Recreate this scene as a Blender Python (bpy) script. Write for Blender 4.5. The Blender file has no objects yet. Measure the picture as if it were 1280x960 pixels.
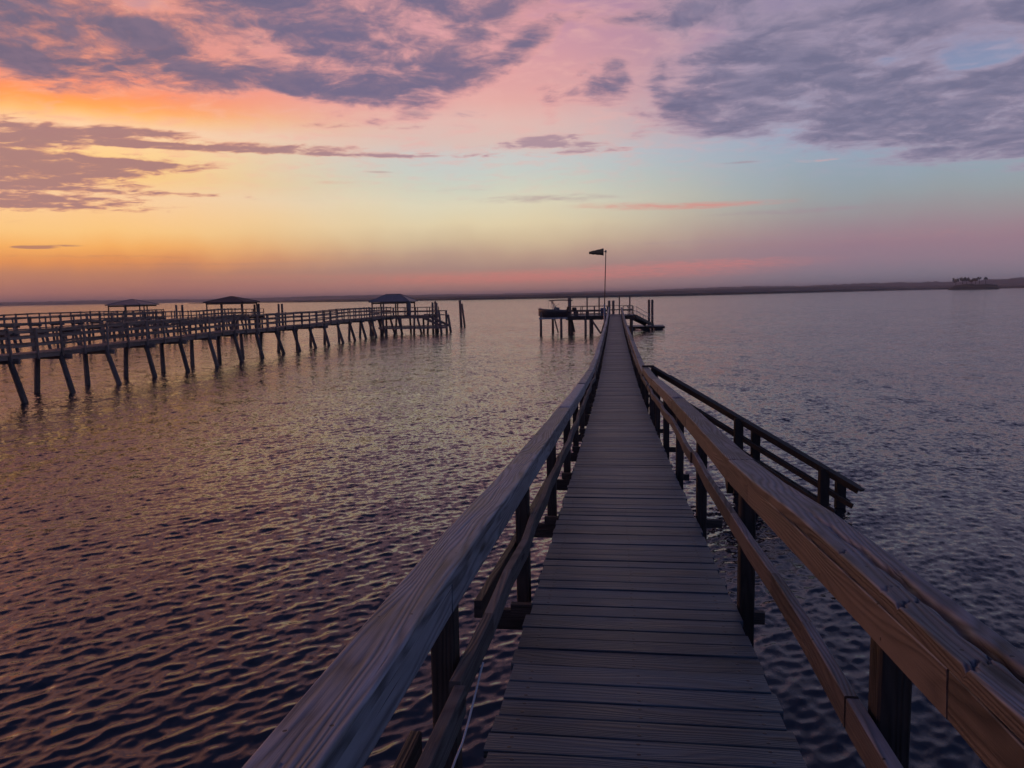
import bpy, math, random
import numpy as np
from mathutils import Vector, Matrix
random.seed(7)
rng = np.random.default_rng(11)
R = math.radians
scene = bpy.context.scene
COL = scene.collection

# ------------------------------------------------------------------ camera
F_PX, ROLL, PITCH, YAW, CAM_Z = 960.0, 0.0188, R(6.5668), R(7.6677), 4.5


def horizon(x):
    return 381.5 - ROLL * x


def ray(x, y):
    """direction (boardwalk along +Y) of a point measured on the 1280x960 photograph"""
    dx, dy = x - 640, y - 480
    c, s = math.cos(ROLL), math.sin(ROLL)
    u, v = c * dx - s * dy, s * dx + c * dy
    fy = F_PX * math.cos(PITCH) - v * math.sin(PITCH)
    fz = -F_PX * math.sin(PITCH) - v * math.cos(PITCH)
    return Vector((u * math.cos(YAW) - fy * math.sin(YAW), u * math.sin(YAW) + fy * math.cos(YAW), fz))


def azel(x, y):
    d = ray(x, y).normalized()
    return math.degrees(math.atan2(d.x, d.y)), math.degrees(math.asin(d.z))


def at(x, y, dist):
    d = ray(x, y)
    return d * (dist / d.y) + Vector((0, 0, CAM_Z))


cd = bpy.data.cameras.new('camera')
cam = bpy.data.objects.new('camera', cd)
COL.objects.link(cam)
Fw = Vector((-math.sin(YAW) * math.cos(PITCH), math.cos(YAW) * math.cos(PITCH), -math.sin(PITCH)))
R0 = Vector((math.cos(YAW), math.sin(YAW), 0))
U0 = R0.cross(Fw)
cr, sr = math.cos(ROLL), math.sin(ROLL)
Rt, Up = cr * R0 - sr * U0, sr * R0 + cr * U0
cam.matrix_world = Matrix(((Rt.x, Up.x, -Fw.x, 0), (Rt.y, Up.y, -Fw.y, 0), (Rt.z, Up.z, -Fw.z, CAM_Z), (0, 0, 0, 1)))
cd.sensor_width = 36
cd.lens = 27
cd.clip_start = 0.05
cd.clip_end = 40000
scene.camera = cam


# ------------------------------------------------------------------ node helpers
class V:
    """a float socket with arithmetic"""
    nt = None

    def __init__(s, sock):
        s.s = sock

    @staticmethod
    def m(op, *a, clamp=False):
        n = V.nt.nodes.new('ShaderNodeMath')
        n.operation = op
        n.use_clamp = clamp
        for i, x in enumerate(a):
            if isinstance(x, V):
                V.nt.links.new(x.s, n.inputs[i])
            else:
                n.inputs[i].default_value = float(x)
        return V(n.outputs[0])

    def __add__(s, o): return V.m('ADD', s, o)
    __radd__ = __add__
    def __sub__(s, o): return V.m('SUBTRACT', s, o)
    def __rsub__(s, o): return V.m('SUBTRACT', o, s)
    def __mul__(s, o): return V.m('MULTIPLY', s, o)
    __rmul__ = __mul__
    def __truediv__(s, o): return V.m('DIVIDE', s, o)
    def __rtruediv__(s, o): return V.m('DIVIDE', o, s)
    def clamp(s): return V.m('ADD', s, 0, clamp=True)


def smooth(x, a, b, lo=0.0, hi=1.0):
    n = V.nt.nodes.new('ShaderNodeMapRange')
    n.interpolation_type = 'SMOOTHSTEP'
    V.nt.links.new(x.s, n.inputs[0])
    for i, v in zip((1, 2, 3, 4), (a, b, lo, hi)):
        n.inputs[i].default_value = v
    return V(n.outputs[0])


def vec(x, y, z=0.0):
    n = V.nt.nodes.new('ShaderNodeCombineXYZ')
    for i, c in enumerate((x, y, z)):
        if isinstance(c, V):
            V.nt.links.new(c.s, n.inputs[i])
        else:
            n.inputs[i].default_value = c
    return n.outputs[0]


def noise(v, scale=1, detail=4, rough=0.55, dist=0.0, color=False):
    n = V.nt.nodes.new('ShaderNodeTexNoise')
    V.nt.links.new(v, n.inputs['Vector'])
    n.inputs['Scale'].default_value = scale
    n.inputs['Detail'].default_value = detail
    n.inputs['Roughness'].default_value = rough
    n.inputs['Distortion'].default_value = dist
    return n.outputs['Color'] if color else V(n.outputs[0])


def sep(v):
    n = V.nt.nodes.new('ShaderNodeSeparateXYZ')
    V.nt.links.new(v, n.inputs[0])
    return [V(o) for o in n.outputs]


def lin(c):
    return tuple(((x / 255) / 12.92 if x / 255 <= 0.04045 else ((x / 255 + 0.055) / 1.055) ** 2.4) for x in c) + (1.0,)


def mixc(f, a, b, mode='MIX'):
    n = V.nt.nodes.new('ShaderNodeMix')
    n.data_type = 'RGBA'
    n.blend_type = mode
    if isinstance(f, V):
        V.nt.links.new(f.s, n.inputs['Factor'])
    else:
        n.inputs['Factor'].default_value = f
    for x, i in ((a, 6), (b, 7)):
        if isinstance(x, tuple):
            n.inputs[i].default_value = x
        else:
            V.nt.links.new(x, n.inputs[i])
    return n.outputs[2]


def ramp(f, stops, interp='LINEAR'):
    n = V.nt.nodes.new('ShaderNodeValToRGB')
    n.color_ramp.interpolation = interp
    V.nt.links.new(f.s, n.inputs[0])
    els = n.color_ramp.elements
    stops = sorted(stops)
    els[0].position, els[0].color = stops[0]
    els[1].position, els[1].color = stops[-1]
    for p, c in stops[1:-1]:
        e = els.new(p)
        e.color = c
    return n.outputs[0]


# ------------------------------------------------------------------ sky
world = bpy.data.worlds.new('World')
scene.world = world
world.use_nodes = True
world.cycles.sampling_method = 'NONE'
V.nt = wt = world.node_tree
wt.nodes.clear()
tc = wt.nodes.new('ShaderNodeTexCoord')
nrm = wt.nodes.new('ShaderNodeVectorMath')
nrm.operation = 'NORMALIZE'
wt.links.new(tc.outputs['Generated'], nrm.inputs[0])
dirv = nrm.outputs[0]
dx, dy, dz = sep(dirv)
el = V.m('ARCSINE', dz) * 57.29578
az = V.m('ARCTAN2', dx, dy) * 57.29578
ae = vec(az, el)
# overall cloud-plane coordinates: streaks flatten towards the horizon as a real cloud sheet does
den = V.m('MAXIMUM', dz, 0.0) + 0.085
P = vec(dx / den, dy / den)
w1 = noise(P, 2.2, 3, 0.5, color=True)
wsep = wt.nodes.new('ShaderNodeVectorMath'); wsep.operation = 'MULTIPLY_ADD'
wt.links.new(w1, wsep.inputs[0]); wsep.inputs[1].default_value = (0.30, 0.30, 0.30); wt.links.new(P, wsep.inputs[2])
PW = wsep.outputs[0]
n_big = noise(PW, 4.4, 6, 0.56)
n_mid = noise(PW, 15, 7, 0.64)
PS = vec(dx / den * 1.0 + 3.7, dy / den * 1.25)
n_str = noise(PS, 7.0, 6, 0.60, 0.4)
wob = noise(ae, 0.22, 3, 0.5)

E_MAX = 46.0


def column(x, stops, extra):
    out = []
    for y, c in stops:
        out.append((max(0.0, azel(x, y)[1]) / E_MAX, lin(c)))
    for e, c in extra:
        out.append((e / E_MAX, lin(c)))
    return ramp(eln, out, 'EASE' if False else 'LINEAR')


eln = (el + (wob - 0.5) * 1.3) * (1 / E_MAX)
left = column(60, [(380, (165, 110, 108)), (360, (176, 117, 104)), (340, (192, 128, 98)), (325, (226, 145, 84)), (308, (245, 174, 96)),
                   (288, (248, 196, 126)), (265, (248, 199, 140)), (240, (246, 202, 156)), (215, (246, 198, 130)), (185, (250, 206, 142)),
                   (155, (248, 206, 166)), (138, (250, 186, 116)), (128, (253, 165, 86)), (112, (250, 146, 92)), (92, (244, 132, 104)),
                   (60, (222, 140, 126)), (0, (196, 146, 150))], [(24, (218, 144, 130)), (33, (140, 106, 120)), (46, (64, 70, 104))])
centre = column(600, [(372, (176, 132, 126)), (352, (182, 130, 120)), (335, (170, 136, 126)), (318, (187, 156, 135)), (300, (207, 184, 151)),
                      (280, (221, 204, 168)), (255, (217, 209, 182)), (232, (202, 204, 188)), (212, (194, 200, 194)), (196, (197, 196, 194)),
                      (180, (212, 186, 178)), (150, (220, 180, 172)), (125, (222, 166, 160)), (90, (216, 156, 157)), (45, (203, 148, 160)),
                      (0, (180, 136, 160))], [(24, (150, 122, 148)), (34, (100, 96, 126)), (46, (60, 70, 104))])
right = column(1150, [(362, (124, 122, 140)), (345, (130, 123, 138)), (325, (143, 122, 137)), (300, (150, 122, 136)), (282, (152, 130, 140)),
                      (262, (150, 143, 148)), (240, (147, 154, 159)), (215, (144, 158, 169)), (185, (145, 160, 178)), (150, (142, 158, 184)),
                      (100, (132, 144, 174)), (0, (124, 122, 156))], [(24, (102, 104, 138)), (32, (80, 86, 118)), (46, (56, 68, 102))])
base = mixc(smooth(az, -36, -12), left, centre)
base = mixc(smooth(az, -9, 17), base, right)
back = ramp(eln, [(0, lin((104, 102, 126))), (0.2, lin((80, 100, 148))), (1, lin((48, 68, 116)))])
base = mixc(smooth(V.m('ABSOLUTE', az + 12), 62, 130), base, back)


DEP = [None]


def blobs(lst):
    acc = None
    for b in lst:
        x, y, rx, ry = b[:4]
        ang = b[4] if len(b) > 4 else 0
        w = b[5] if len(b) > 5 else 1.0
        a, e = azel(x, y)
        rx, ry = rx / 16.0 * 1.9, ry / 16.0 * 1.9
        t = R(-ang - 1.0)
        src = ae
        if DEP[0] is not None:      # one after the other, so that the node stack stays small
            ch_ = wt.nodes.new('ShaderNodeVectorMath')
            ch_.operation = 'MULTIPLY_ADD'
            wt.links.new(DEP[0].s, ch_.inputs[0])
            ch_.inputs[1].default_value = (1e-9, 1e-9, 1e-9)
            wt.links.new(ae, ch_.inputs[2])
            src = ch_.outputs[0]
        # squared distance in the ellipse's own axes, then a soft bump
        if abs(ang) > 7:
            d1 = wt.nodes.new('ShaderNodeVectorMath'); d1.operation = 'SUBTRACT'
            wt.links.new(src, d1.inputs[0]); d1.inputs[1].default_value = (a, e, 0)
            qs = []
            for ax in ((math.cos(t) / rx, math.sin(t) / rx, 0), (-math.sin(t) / ry, math.cos(t) / ry, 0)):
                dd_ = wt.nodes.new('ShaderNodeVectorMath'); dd_.operation = 'DOT_PRODUCT'
                wt.links.new(d1.outputs[0], dd_.inputs[0]); dd_.inputs[1].default_value = ax
                qs.append(V(dd_.outputs['Value']))
            q = V.m('MULTIPLY_ADD', qs[0], qs[0], qs[1] * qs[1])
        else:
            d1 = wt.nodes.new('ShaderNodeVectorMath'); d1.operation = 'MULTIPLY_ADD'
            wt.links.new(src, d1.inputs[0])
            d1.inputs[1].default_value = (1 / rx, 1 / ry, 0)
            d1.inputs[2].default_value = (-a / rx, -e / ry, 0)
            dd_ = wt.nodes.new('ShaderNodeVectorMath'); dd_.operation = 'DOT_PRODUCT'
            wt.links.new(d1.outputs[0], dd_.inputs[0]); wt.links.new(d1.outputs[0], dd_.inputs[1])
            q = V(dd_.outputs['Value'])
        g = V.m('MULTIPLY_ADD', q, -1.0, 1.0, clamp=True)
        g = g * g
        acc = g * w if acc is None else V.m('MULTIPLY_ADD', g, w, acc)
        DEP[0] = acc
    return acc


# thin veils
veil = smooth(n_str, 0.44, 0.72) * smooth(el, 5.5, 11)
base = mixc(veil * 0.5, base, mixc(smooth(az, -4, 16), mixc(smooth(az, -34, -14), lin((246, 176, 146)), lin((226, 172, 166))), lin((172, 158, 178))))
# upper bank of cloud
covA = blobs([(150, 50, 105, 40), (60, 55, 60, 28, 0, .8), (250, 62, 48, 34), (15, 40, 40, 30, 0, .6), (205, 92, 70, 12, 0, .5),
              (420, 55, 95, 44), (380, 97, 85, 16), (490, 50, 60, 50, 0, .8), (390, 6, 90, 22, 0, .8), (285, 6, 45, 12, 0, .7), (530, 105, 50, 22, -10, .6),
              (450, 122, 70, 12, 0, .55), (425, 150, 50, 6, -4, .55), (515, 145, 18, 6, 0, .5),
              (590, 72, 40, 22), (570, 15, 50, 22, 0, .9), (660, 52, 30, 11, -28), (640, 15, 40, 25, 0, .5), (765, 22, 60, 9, 10, .6),
              (900, 10, 80, 18, 0, .9), (752, 104, 30, 19, 0, 1.05), (692, 116, 24, 10, 0, .8), (684, 138, 12, 12, 0, .8), (822, 95, 13, 16, 0, .85), (775, 92, 14, 14, 0, .6),
              (870, 128, 60, 18, 4, .8), (950, 100, 70, 30, 0, .8), (1040, 70, 120, 36, 0, .85), (1060, 130, 150, 24, 3, .95), (1220, 130, 110, 24),
              (1130, 20, 170, 26, 0, .8), (1260, 165, 60, 26, 0, .6), (890, 160, 70, 9, 2, .55), (1120, 165, 110, 14, 3, .7), (1200, 190, 75, 7, -3, .9),
              (1300, 60, 40, 40, 0, .8), (1330, 130, 80, 40),
              (1205, 86, 40, 10, -10, -.8), (1240, 72, 36, 9, 10, -.6), (1214, 117, 20, 4, -20, -.75), (1080, 94, 18, 3, 0, -.5), (1100, 150, 40, 5, -4, -.4), (1255, 170, 50, 5, -2, -.5),
              (318, 62, 22, 18, 30, -.5), (420, 35, 12, 14, -30, -.55), (545, 35, 30, 14, 20, -.5), (500, 80, 30, 6, -35, -.4)])
hi = smooth(el - smooth(az, -4, -32, 0, 1) * 3, 20, 35)
covA = V.m('MINIMUM', covA, 1.15)
covA = V.m('MAXIMUM', covA, hi * 0.95)
fA = (n_big - 0.5) * 2.2 + (n_mid - 0.5) * 0.42 + covA * 0.72
dA = smooth(fA, 0.02, 0.74) * smooth(covA, 0.02, 0.30)
coreA = smooth(fA + (n_mid - 0.5) * 0.55, 0.22, 1.05)
edge_col = mixc(smooth(az, -36, -14), lin((240, 150, 122)), lin((222, 158, 156)))
edge_col = mixc(smooth(az, -6, 10), edge_col, lin((162, 147, 168)))
core_col = mixc(smooth(az, -34, -18), lin((104, 98, 122)), lin((104, 100, 130)))
core_col = mixc(smooth(az, -2, 14), core_col, lin((110, 108, 135)))
core_col = mixc(smooth(n_mid * 0.6 + noise(PW, 9.0, 3, 0.6) * 0.7, 0.56, 0.82) * 0.4, core_col, mixc(smooth(az, -10, 10), lin((140, 116, 134)), lin((148, 138, 162))))
cloudA = mixc(coreA, edge_col, core_col)
tuft = noise(PW, 26, 4, 0.65)
cloudA = mixc(smooth(tuft, 0.56, 0.74) * (1 - coreA) * 0.45, cloudA, mixc(smooth(az, -20, 8), lin((252, 190, 160)), lin((184, 166, 190))))
sky = mixc(dA * 0.96, base, cloudA)
sky = mixc(hi, sky, mixc(coreA, lin((54, 70, 112)), lin((34, 49, 88))))

# low streaks on the sunset side
covB = blobs([(70, 166, 95, 7, 0, .95), (170, 164, 45, 4), (25, 176, 50, 4, 0, .7), (160, 180, 110, 2.6, 2, .8), (290, 187, 110, 3, 3, .9), (90, 201, 100, 7.5, -1, 1.1), (30, 208, 80, 8),
              (160, 205, 50, 4, 0, .6), (30, 226, 90, 6, 0, .9), (120, 217, 60, 3, -4, .7), (40, 254, 100, 6, 0, .9), (150, 240, 100, 2.6, 0, .7), (90, 246, 60, 3, 0, .6), (360, 183, 70, 3, 3, .8), (560, 194, 120, 2.2, 0, .55),
              (690, 176, 45, 6, 6, .95), (730, 183, 30, 4, 6, .8), (640, 183, 40, 4, 0, .5), (-60, 190, 60, 50, 0, .7), (740, 188, 60, 2, 0, .5), (1020, 202, 60, 1.6, 0, .35),
              (480, 158, 90, 3, -2, .45), (540, 142, 50, 5, -6, .5), (470, 196, 90, 2, -1, .5)])
covB = V.m('MINIMUM', covB, 1.1)
fB = (n_str - 0.5) * 2.0 + covB * 0.72
dB = smooth(fB, 0.14, 0.66) * smooth(covB, 0.02, 0.30)
bcol = mixc(smooth(fB, 0.30, 0.75), mixc(smooth(az, -30, -8), lin((214, 142, 118)), lin((206, 168, 168))),
            mixc(smooth(az, -30, -8), lin((160, 116, 118)), lin((166, 138, 150))))
sky = mixc(dB * 0.92, sky, bcol)

# rosy bands close to the horizon, and the thin lit streaks
covC = blobs([(720, 343, 210, 7, -3, 1), (900, 328, 120, 5, -4, .8), (560, 352, 120, 6, 0, .45), (870, 257, 95, 3.6, 1, 1.1), (760, 256, 50, 3, 2, .7),
              (1130, 294, 190, 10, -4, .35), (420, 228, 32, 3, 0, .5), (300, 346, 120, 2.5, -1, .5), (60, 366, 90, 4, 0, .4), (200, 372, 90, 3, 0, .35)])
fC = covC * (n_str * 1.7 - 0.12)
sky = mixc(smooth(fC, 0.15, 1.0, 0, 0.62), sky, mixc(smooth(az, -30, 0), lin((214, 128, 104)), lin((216, 128, 122))))
covD = blobs([(680, 248, 90, 5, 2, .8), (1010, 263, 100, 3.5, 3, .8), (28, 309, 9, 1.3, 0, 1.6), (50, 309, 13, 1.5, -3, 1.8), (82, 307, 13, 1.0, 2, 1.3),
              (925, 203, 18, 1.3, 2, 1.1), (475, 215, 16, 1.2, 2, .9), (360, 250, 80, 2, 0, .4), (570, 238, 60, 2.5, 0, .5), (300, 330, 170, 2.4, -1, .6), (480, 317, 150, 2, -1, .5), (140, 321, 120, 2.6, 0, .55), (930, 300, 180, 3, -3, .6), (230, 352, 160, 2.2, 0, .5)])
fD = covD * (n_str * 1.7 - 0.1)
sky = mixc(smooth(fD, 0.2, 1.0, 0, 0.75), sky, mixc(smooth(az, -34, -16), lin((160, 108, 104)), mixc(smooth(az, -20, 4), lin((176, 148, 146)), lin((158, 134, 146)))))
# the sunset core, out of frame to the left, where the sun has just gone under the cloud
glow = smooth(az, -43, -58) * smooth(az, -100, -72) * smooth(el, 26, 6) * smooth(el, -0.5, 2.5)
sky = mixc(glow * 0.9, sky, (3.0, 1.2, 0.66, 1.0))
# below the horizon
sky = mixc(smooth(el, -3, -0.2), lin((70, 62, 70)), sky)
# faint physical sky underneath
ns = wt.nodes.new('ShaderNodeTexSky')
ns.sky_type = 'NISHITA'
ns.sun_disc = False
SUN_AZ, SUN_EL = -52.0, 2.0
ns.sun_elevation = R(SUN_EL)
ns.sun_rotation = R(SUN_AZ)
bg1 = wt.nodes.new('ShaderNodeBackground')
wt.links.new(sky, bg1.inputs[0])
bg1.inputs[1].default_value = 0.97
bg2 = wt.nodes.new('ShaderNodeBackground')
wt.links.new(ns.outputs[0], bg2.inputs[0])
bg2.inputs[1].default_value = 0.05
addw = wt.nodes.new('ShaderNodeMixShader')
addw.inputs[0].default_value = 0.03
wt.links.new(bg1.outputs[0], addw.inputs[1])
wt.links.new(bg2.outputs[0], addw.inputs[2])
wo = wt.nodes.new('ShaderNodeOutputWorld')
wt.links.new(addw.outputs[0], wo.inputs[0])

sl = bpy.data.lights.new('sun', 'SUN')
sl.energy = 0.035
sl.angle = R(14)
sl.color = (1.0, 0.55, 0.32)
so = bpy.data.objects.new('sun', sl)
COL.objects.link(so)
sd = Vector((math.sin(R(SUN_AZ)) * math.cos(R(5)), math.cos(R(SUN_AZ)) * math.cos(R(5)), math.sin(R(5))))
so.rotation_euler = sd.to_track_quat('Z', 'Y').to_euler()
so.location = sd * 50 + Vector((0, 0, 20))


# ------------------------------------------------------------------ materials
def new_mat(name):
    m = bpy.data.materials.new(name)
    m.use_nodes = True
    V.nt = m.node_tree
    b = V.nt.nodes['Principled BSDF']
    return m, b


def link(a, b):
    V.nt.links.new(a.s if isinstance(a, V) else a, b)


def wood_mat(name, dark, light, side=None, ringc=1.0, holes=False, rough=0.72, grain=1.0, nails=False, spec=0.4, moss=0.0):
    m, b = new_mat(name)
    uvn = V.nt.nodes.new('ShaderNodeUVMap')
    uvn.uv_map = 'UVMap'
    at_ = V.nt.nodes.new('ShaderNodeAttribute')
    at_.attribute_name = 'pid'
    pid = V(at_.outputs['Fac'])
    u, v, _ = sep(uvn.outputs[0])
    u2 = u + pid * 37.0
    warp = noise(vec(u2 * 1.2, v * 7 + pid * 5, pid * 13), 1, 2)
    field = noise(vec(u2 * 0.42, v * 4.5 + (warp - 0.5) * 0.35, pid * 91), 1, 2.5, 0.42)
    ringp = field * 22.0 + v * 44.0 + (warp - 0.5) * 0.9
    ring = V.m('SINE', ringp * 6.2832) * 0.5 + 0.5
    ring = V.m('POWER', ring, 0.7)
    fine = noise(vec(u2 * 5.0, v * 320.0, pid * 17), 1, 3, 0.6)
    crackn = noise(vec(u2 * 1.6, v * 75.0, pid * 29), 1, 2, 0.5)
    crack = smooth(crackn, 0.26, 0.33, 1, 0)
    blot = noise(vec(u2 * 2.2, v * 9, pid * 7), 1, 4, 0.6)
    kv = V.nt.nodes.new('ShaderNodeTexVoronoi')
    link(vec(u2 * 1.15, v * 5.0, pid * 23), kv.inputs['Vector'])
    kv.inputs['Scale'].default_value = 1.0
    knot = smooth(V(kv.outputs['Distance']) + (fine - 0.5) * 0.05, 0.05, 0.13, 1, 0)
    f = (ring - 0.5) * (0.10 + blot * 0.5) * ringc + fine * 0.5 + 0.22 + (blot - 0.5) * 1.25 + (pid - 0.5) * 0.46 - 0.03
    c = ramp(f.clamp(), [(0.05, dark), (0.85, light)])
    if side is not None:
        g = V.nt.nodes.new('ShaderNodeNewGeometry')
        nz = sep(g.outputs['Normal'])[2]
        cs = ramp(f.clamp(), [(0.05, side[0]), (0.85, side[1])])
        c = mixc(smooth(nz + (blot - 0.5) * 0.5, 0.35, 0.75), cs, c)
    if moss > 0:
        mo = smooth(noise(vec(u2 * 1.3, v * 4, pid * 3), 1, 4), 0.5, 0.72) * moss
        c = mixc(mo, c, (0.035, 0.042, 0.018, 1))
    dk = V.m('MAXIMUM', crack * 0.85, knot * 0.85)
    if nails:
        # two nail heads over each joist
        for uu in (0.10, 0.61, 1.12):
            for vv in (0.030, 0.108):
                r2 = V.m('POWER', u - uu, 2) + V.m('POWER', v - vv, 2)
                dk = V.m('MAXIMUM', dk, smooth(r2, 0.00003, 0.00011, 0.9, 0))
    if holes:
        # nail holes in pairs every couple of feet along the board
        um = V.m('SUBTRACT', V.m('FRACT', u2 * 1.64), 0.5) * 0.61
        for vv in (0.034, 0.118):
            r2 = V.m('POWER', um + (vv - 0.07) * 0.35, 2) + V.m('POWER', v - vv, 2)
            dk = V.m('MAXIMUM', dk, smooth(r2, 0.000012, 0.00003, 0.9, 0))
    c = mixc(dk, c, (0.008, 0.007, 0.008, 1))
    link(c, b.inputs['Base Color'])
    b.inputs['Roughness'].default_value = rough
    link((blot - 0.5) * 0.35 + rough, b.inputs['Roughness'])
    b.inputs['Specular IOR Level'].default_value = spec
    bp = V.nt.nodes.new('ShaderNodeBump')
    bp.inputs['Strength'].default_value = 0.9
    bp.inputs['Distance'].default_value = 0.004 * grain
    link(ring * 0.55 + fine * 0.35 - dk * 0.9, bp.inputs['Height'])
    link(bp.outputs[0], b.inputs['Normal'])
    return m


def lc(r, g, b_):
    return (r, g, b_, 1.0)


M = {}
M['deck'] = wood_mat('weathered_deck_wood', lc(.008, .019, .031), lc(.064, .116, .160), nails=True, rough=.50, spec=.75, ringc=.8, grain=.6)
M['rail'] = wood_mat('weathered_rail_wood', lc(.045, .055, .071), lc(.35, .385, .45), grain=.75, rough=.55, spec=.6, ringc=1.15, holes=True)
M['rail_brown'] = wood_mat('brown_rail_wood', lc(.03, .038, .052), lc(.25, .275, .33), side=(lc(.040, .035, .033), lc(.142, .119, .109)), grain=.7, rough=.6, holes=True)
M['rail_moss'] = wood_mat('greenish_rail_wood', lc(.04, .04, .042), lc(.18, .175, .175), moss=.45)
M['post'] = wood_mat('dark_post_wood', lc(.012, .011, .011), lc(.055, .048, .045))
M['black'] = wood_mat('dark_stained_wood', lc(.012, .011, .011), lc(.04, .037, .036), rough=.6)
M['pile'] = wood_mat('piling_wood', lc(.07, .053, .046), lc(.26, .195, .165))
M['dock'] = wood_mat('neighbour_dock_wood', lc(.12, .09, .076), lc(.42, .315, .265))
M['under'] = wood_mat('joist_wood', lc(.018, .017, .017), lc(.07, .064, .06))


def plain(name, col, rough=.5, metal=0.0, var=.25, scale=3.0):
    m, b = new_mat(name)
    tcn = V.nt.nodes.new('ShaderNodeTexCoord')
    n = noise(tcn.outputs['Object'], scale, 5)
    c = ramp(n, [(0.3, tuple(x * (1 - var) for x in col[:3]) + (1,)), (0.7, tuple(min(1, x * (1 + var)) for x in col[:3]) + (1,))])
    link(c, b.inputs['Base Color'])
    b.inputs['Roughness'].default_value = rough
    b.inputs['Metallic'].default_value = metal
    return m


M['metal_roof'] = plain('blue_grey_metal_roof', (.15, .155, .172), .45, .0)
M['brown_roof'] = plain('brown_shingle_roof', (.07, .055, .055), .7)
M['white'] = plain('white_cord', (.75, .75, .76), .5, var=.05)
M['galv'] = plain('galvanised_metal', (.34, .35, .37), .4, .6)
M['hull'] = plain('dark_boat_hull', (.06, .06, .07), .35)
M['hullw'] = plain('pale_boat_fittings', (.20, .20, .22), .4)
M['canvas'] = plain('dark_canvas', (.035, .03, .035), .85)
M['sock'] = plain('olive_windsock_fabric', (.17, .15, .09), .9)
M['glass'] = plain('tinted_windscreen', (.05, .06, .07), .1)
M['motor'] = plain('outboard_black', (.02, .02, .022), .35)
M['marsh'] = plain('marsh_grass', (.10, .092, .078), .95, var=.5, scale=.02)
M['wood_far'] = plain('far_woodland', (.055, .062, .058), .95, var=.4, scale=.03)
M['leaf'] = plain('tree_foliage', (.04, .05, .03), .9, var=.5, scale=.6)
M['bark'] = plain('tree_bark', (.06, .05, .045), .9)
M['blue'] = plain('blue_box_paint', (.06, .09, .2), .5)


# ------------------------------------------------------------------ mesh builder
def pnoise(n, k=4):
    """smooth 1-D random curve with n samples"""
    x = np.linspace(0, 1, n)
    o = np.zeros(n)
    for i in range(1, k + 1):
        o += rng.normal() / i * np.sin(2 * np.pi * i * x * 1.3 + rng.uniform(0, 6.28))
    return o


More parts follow.
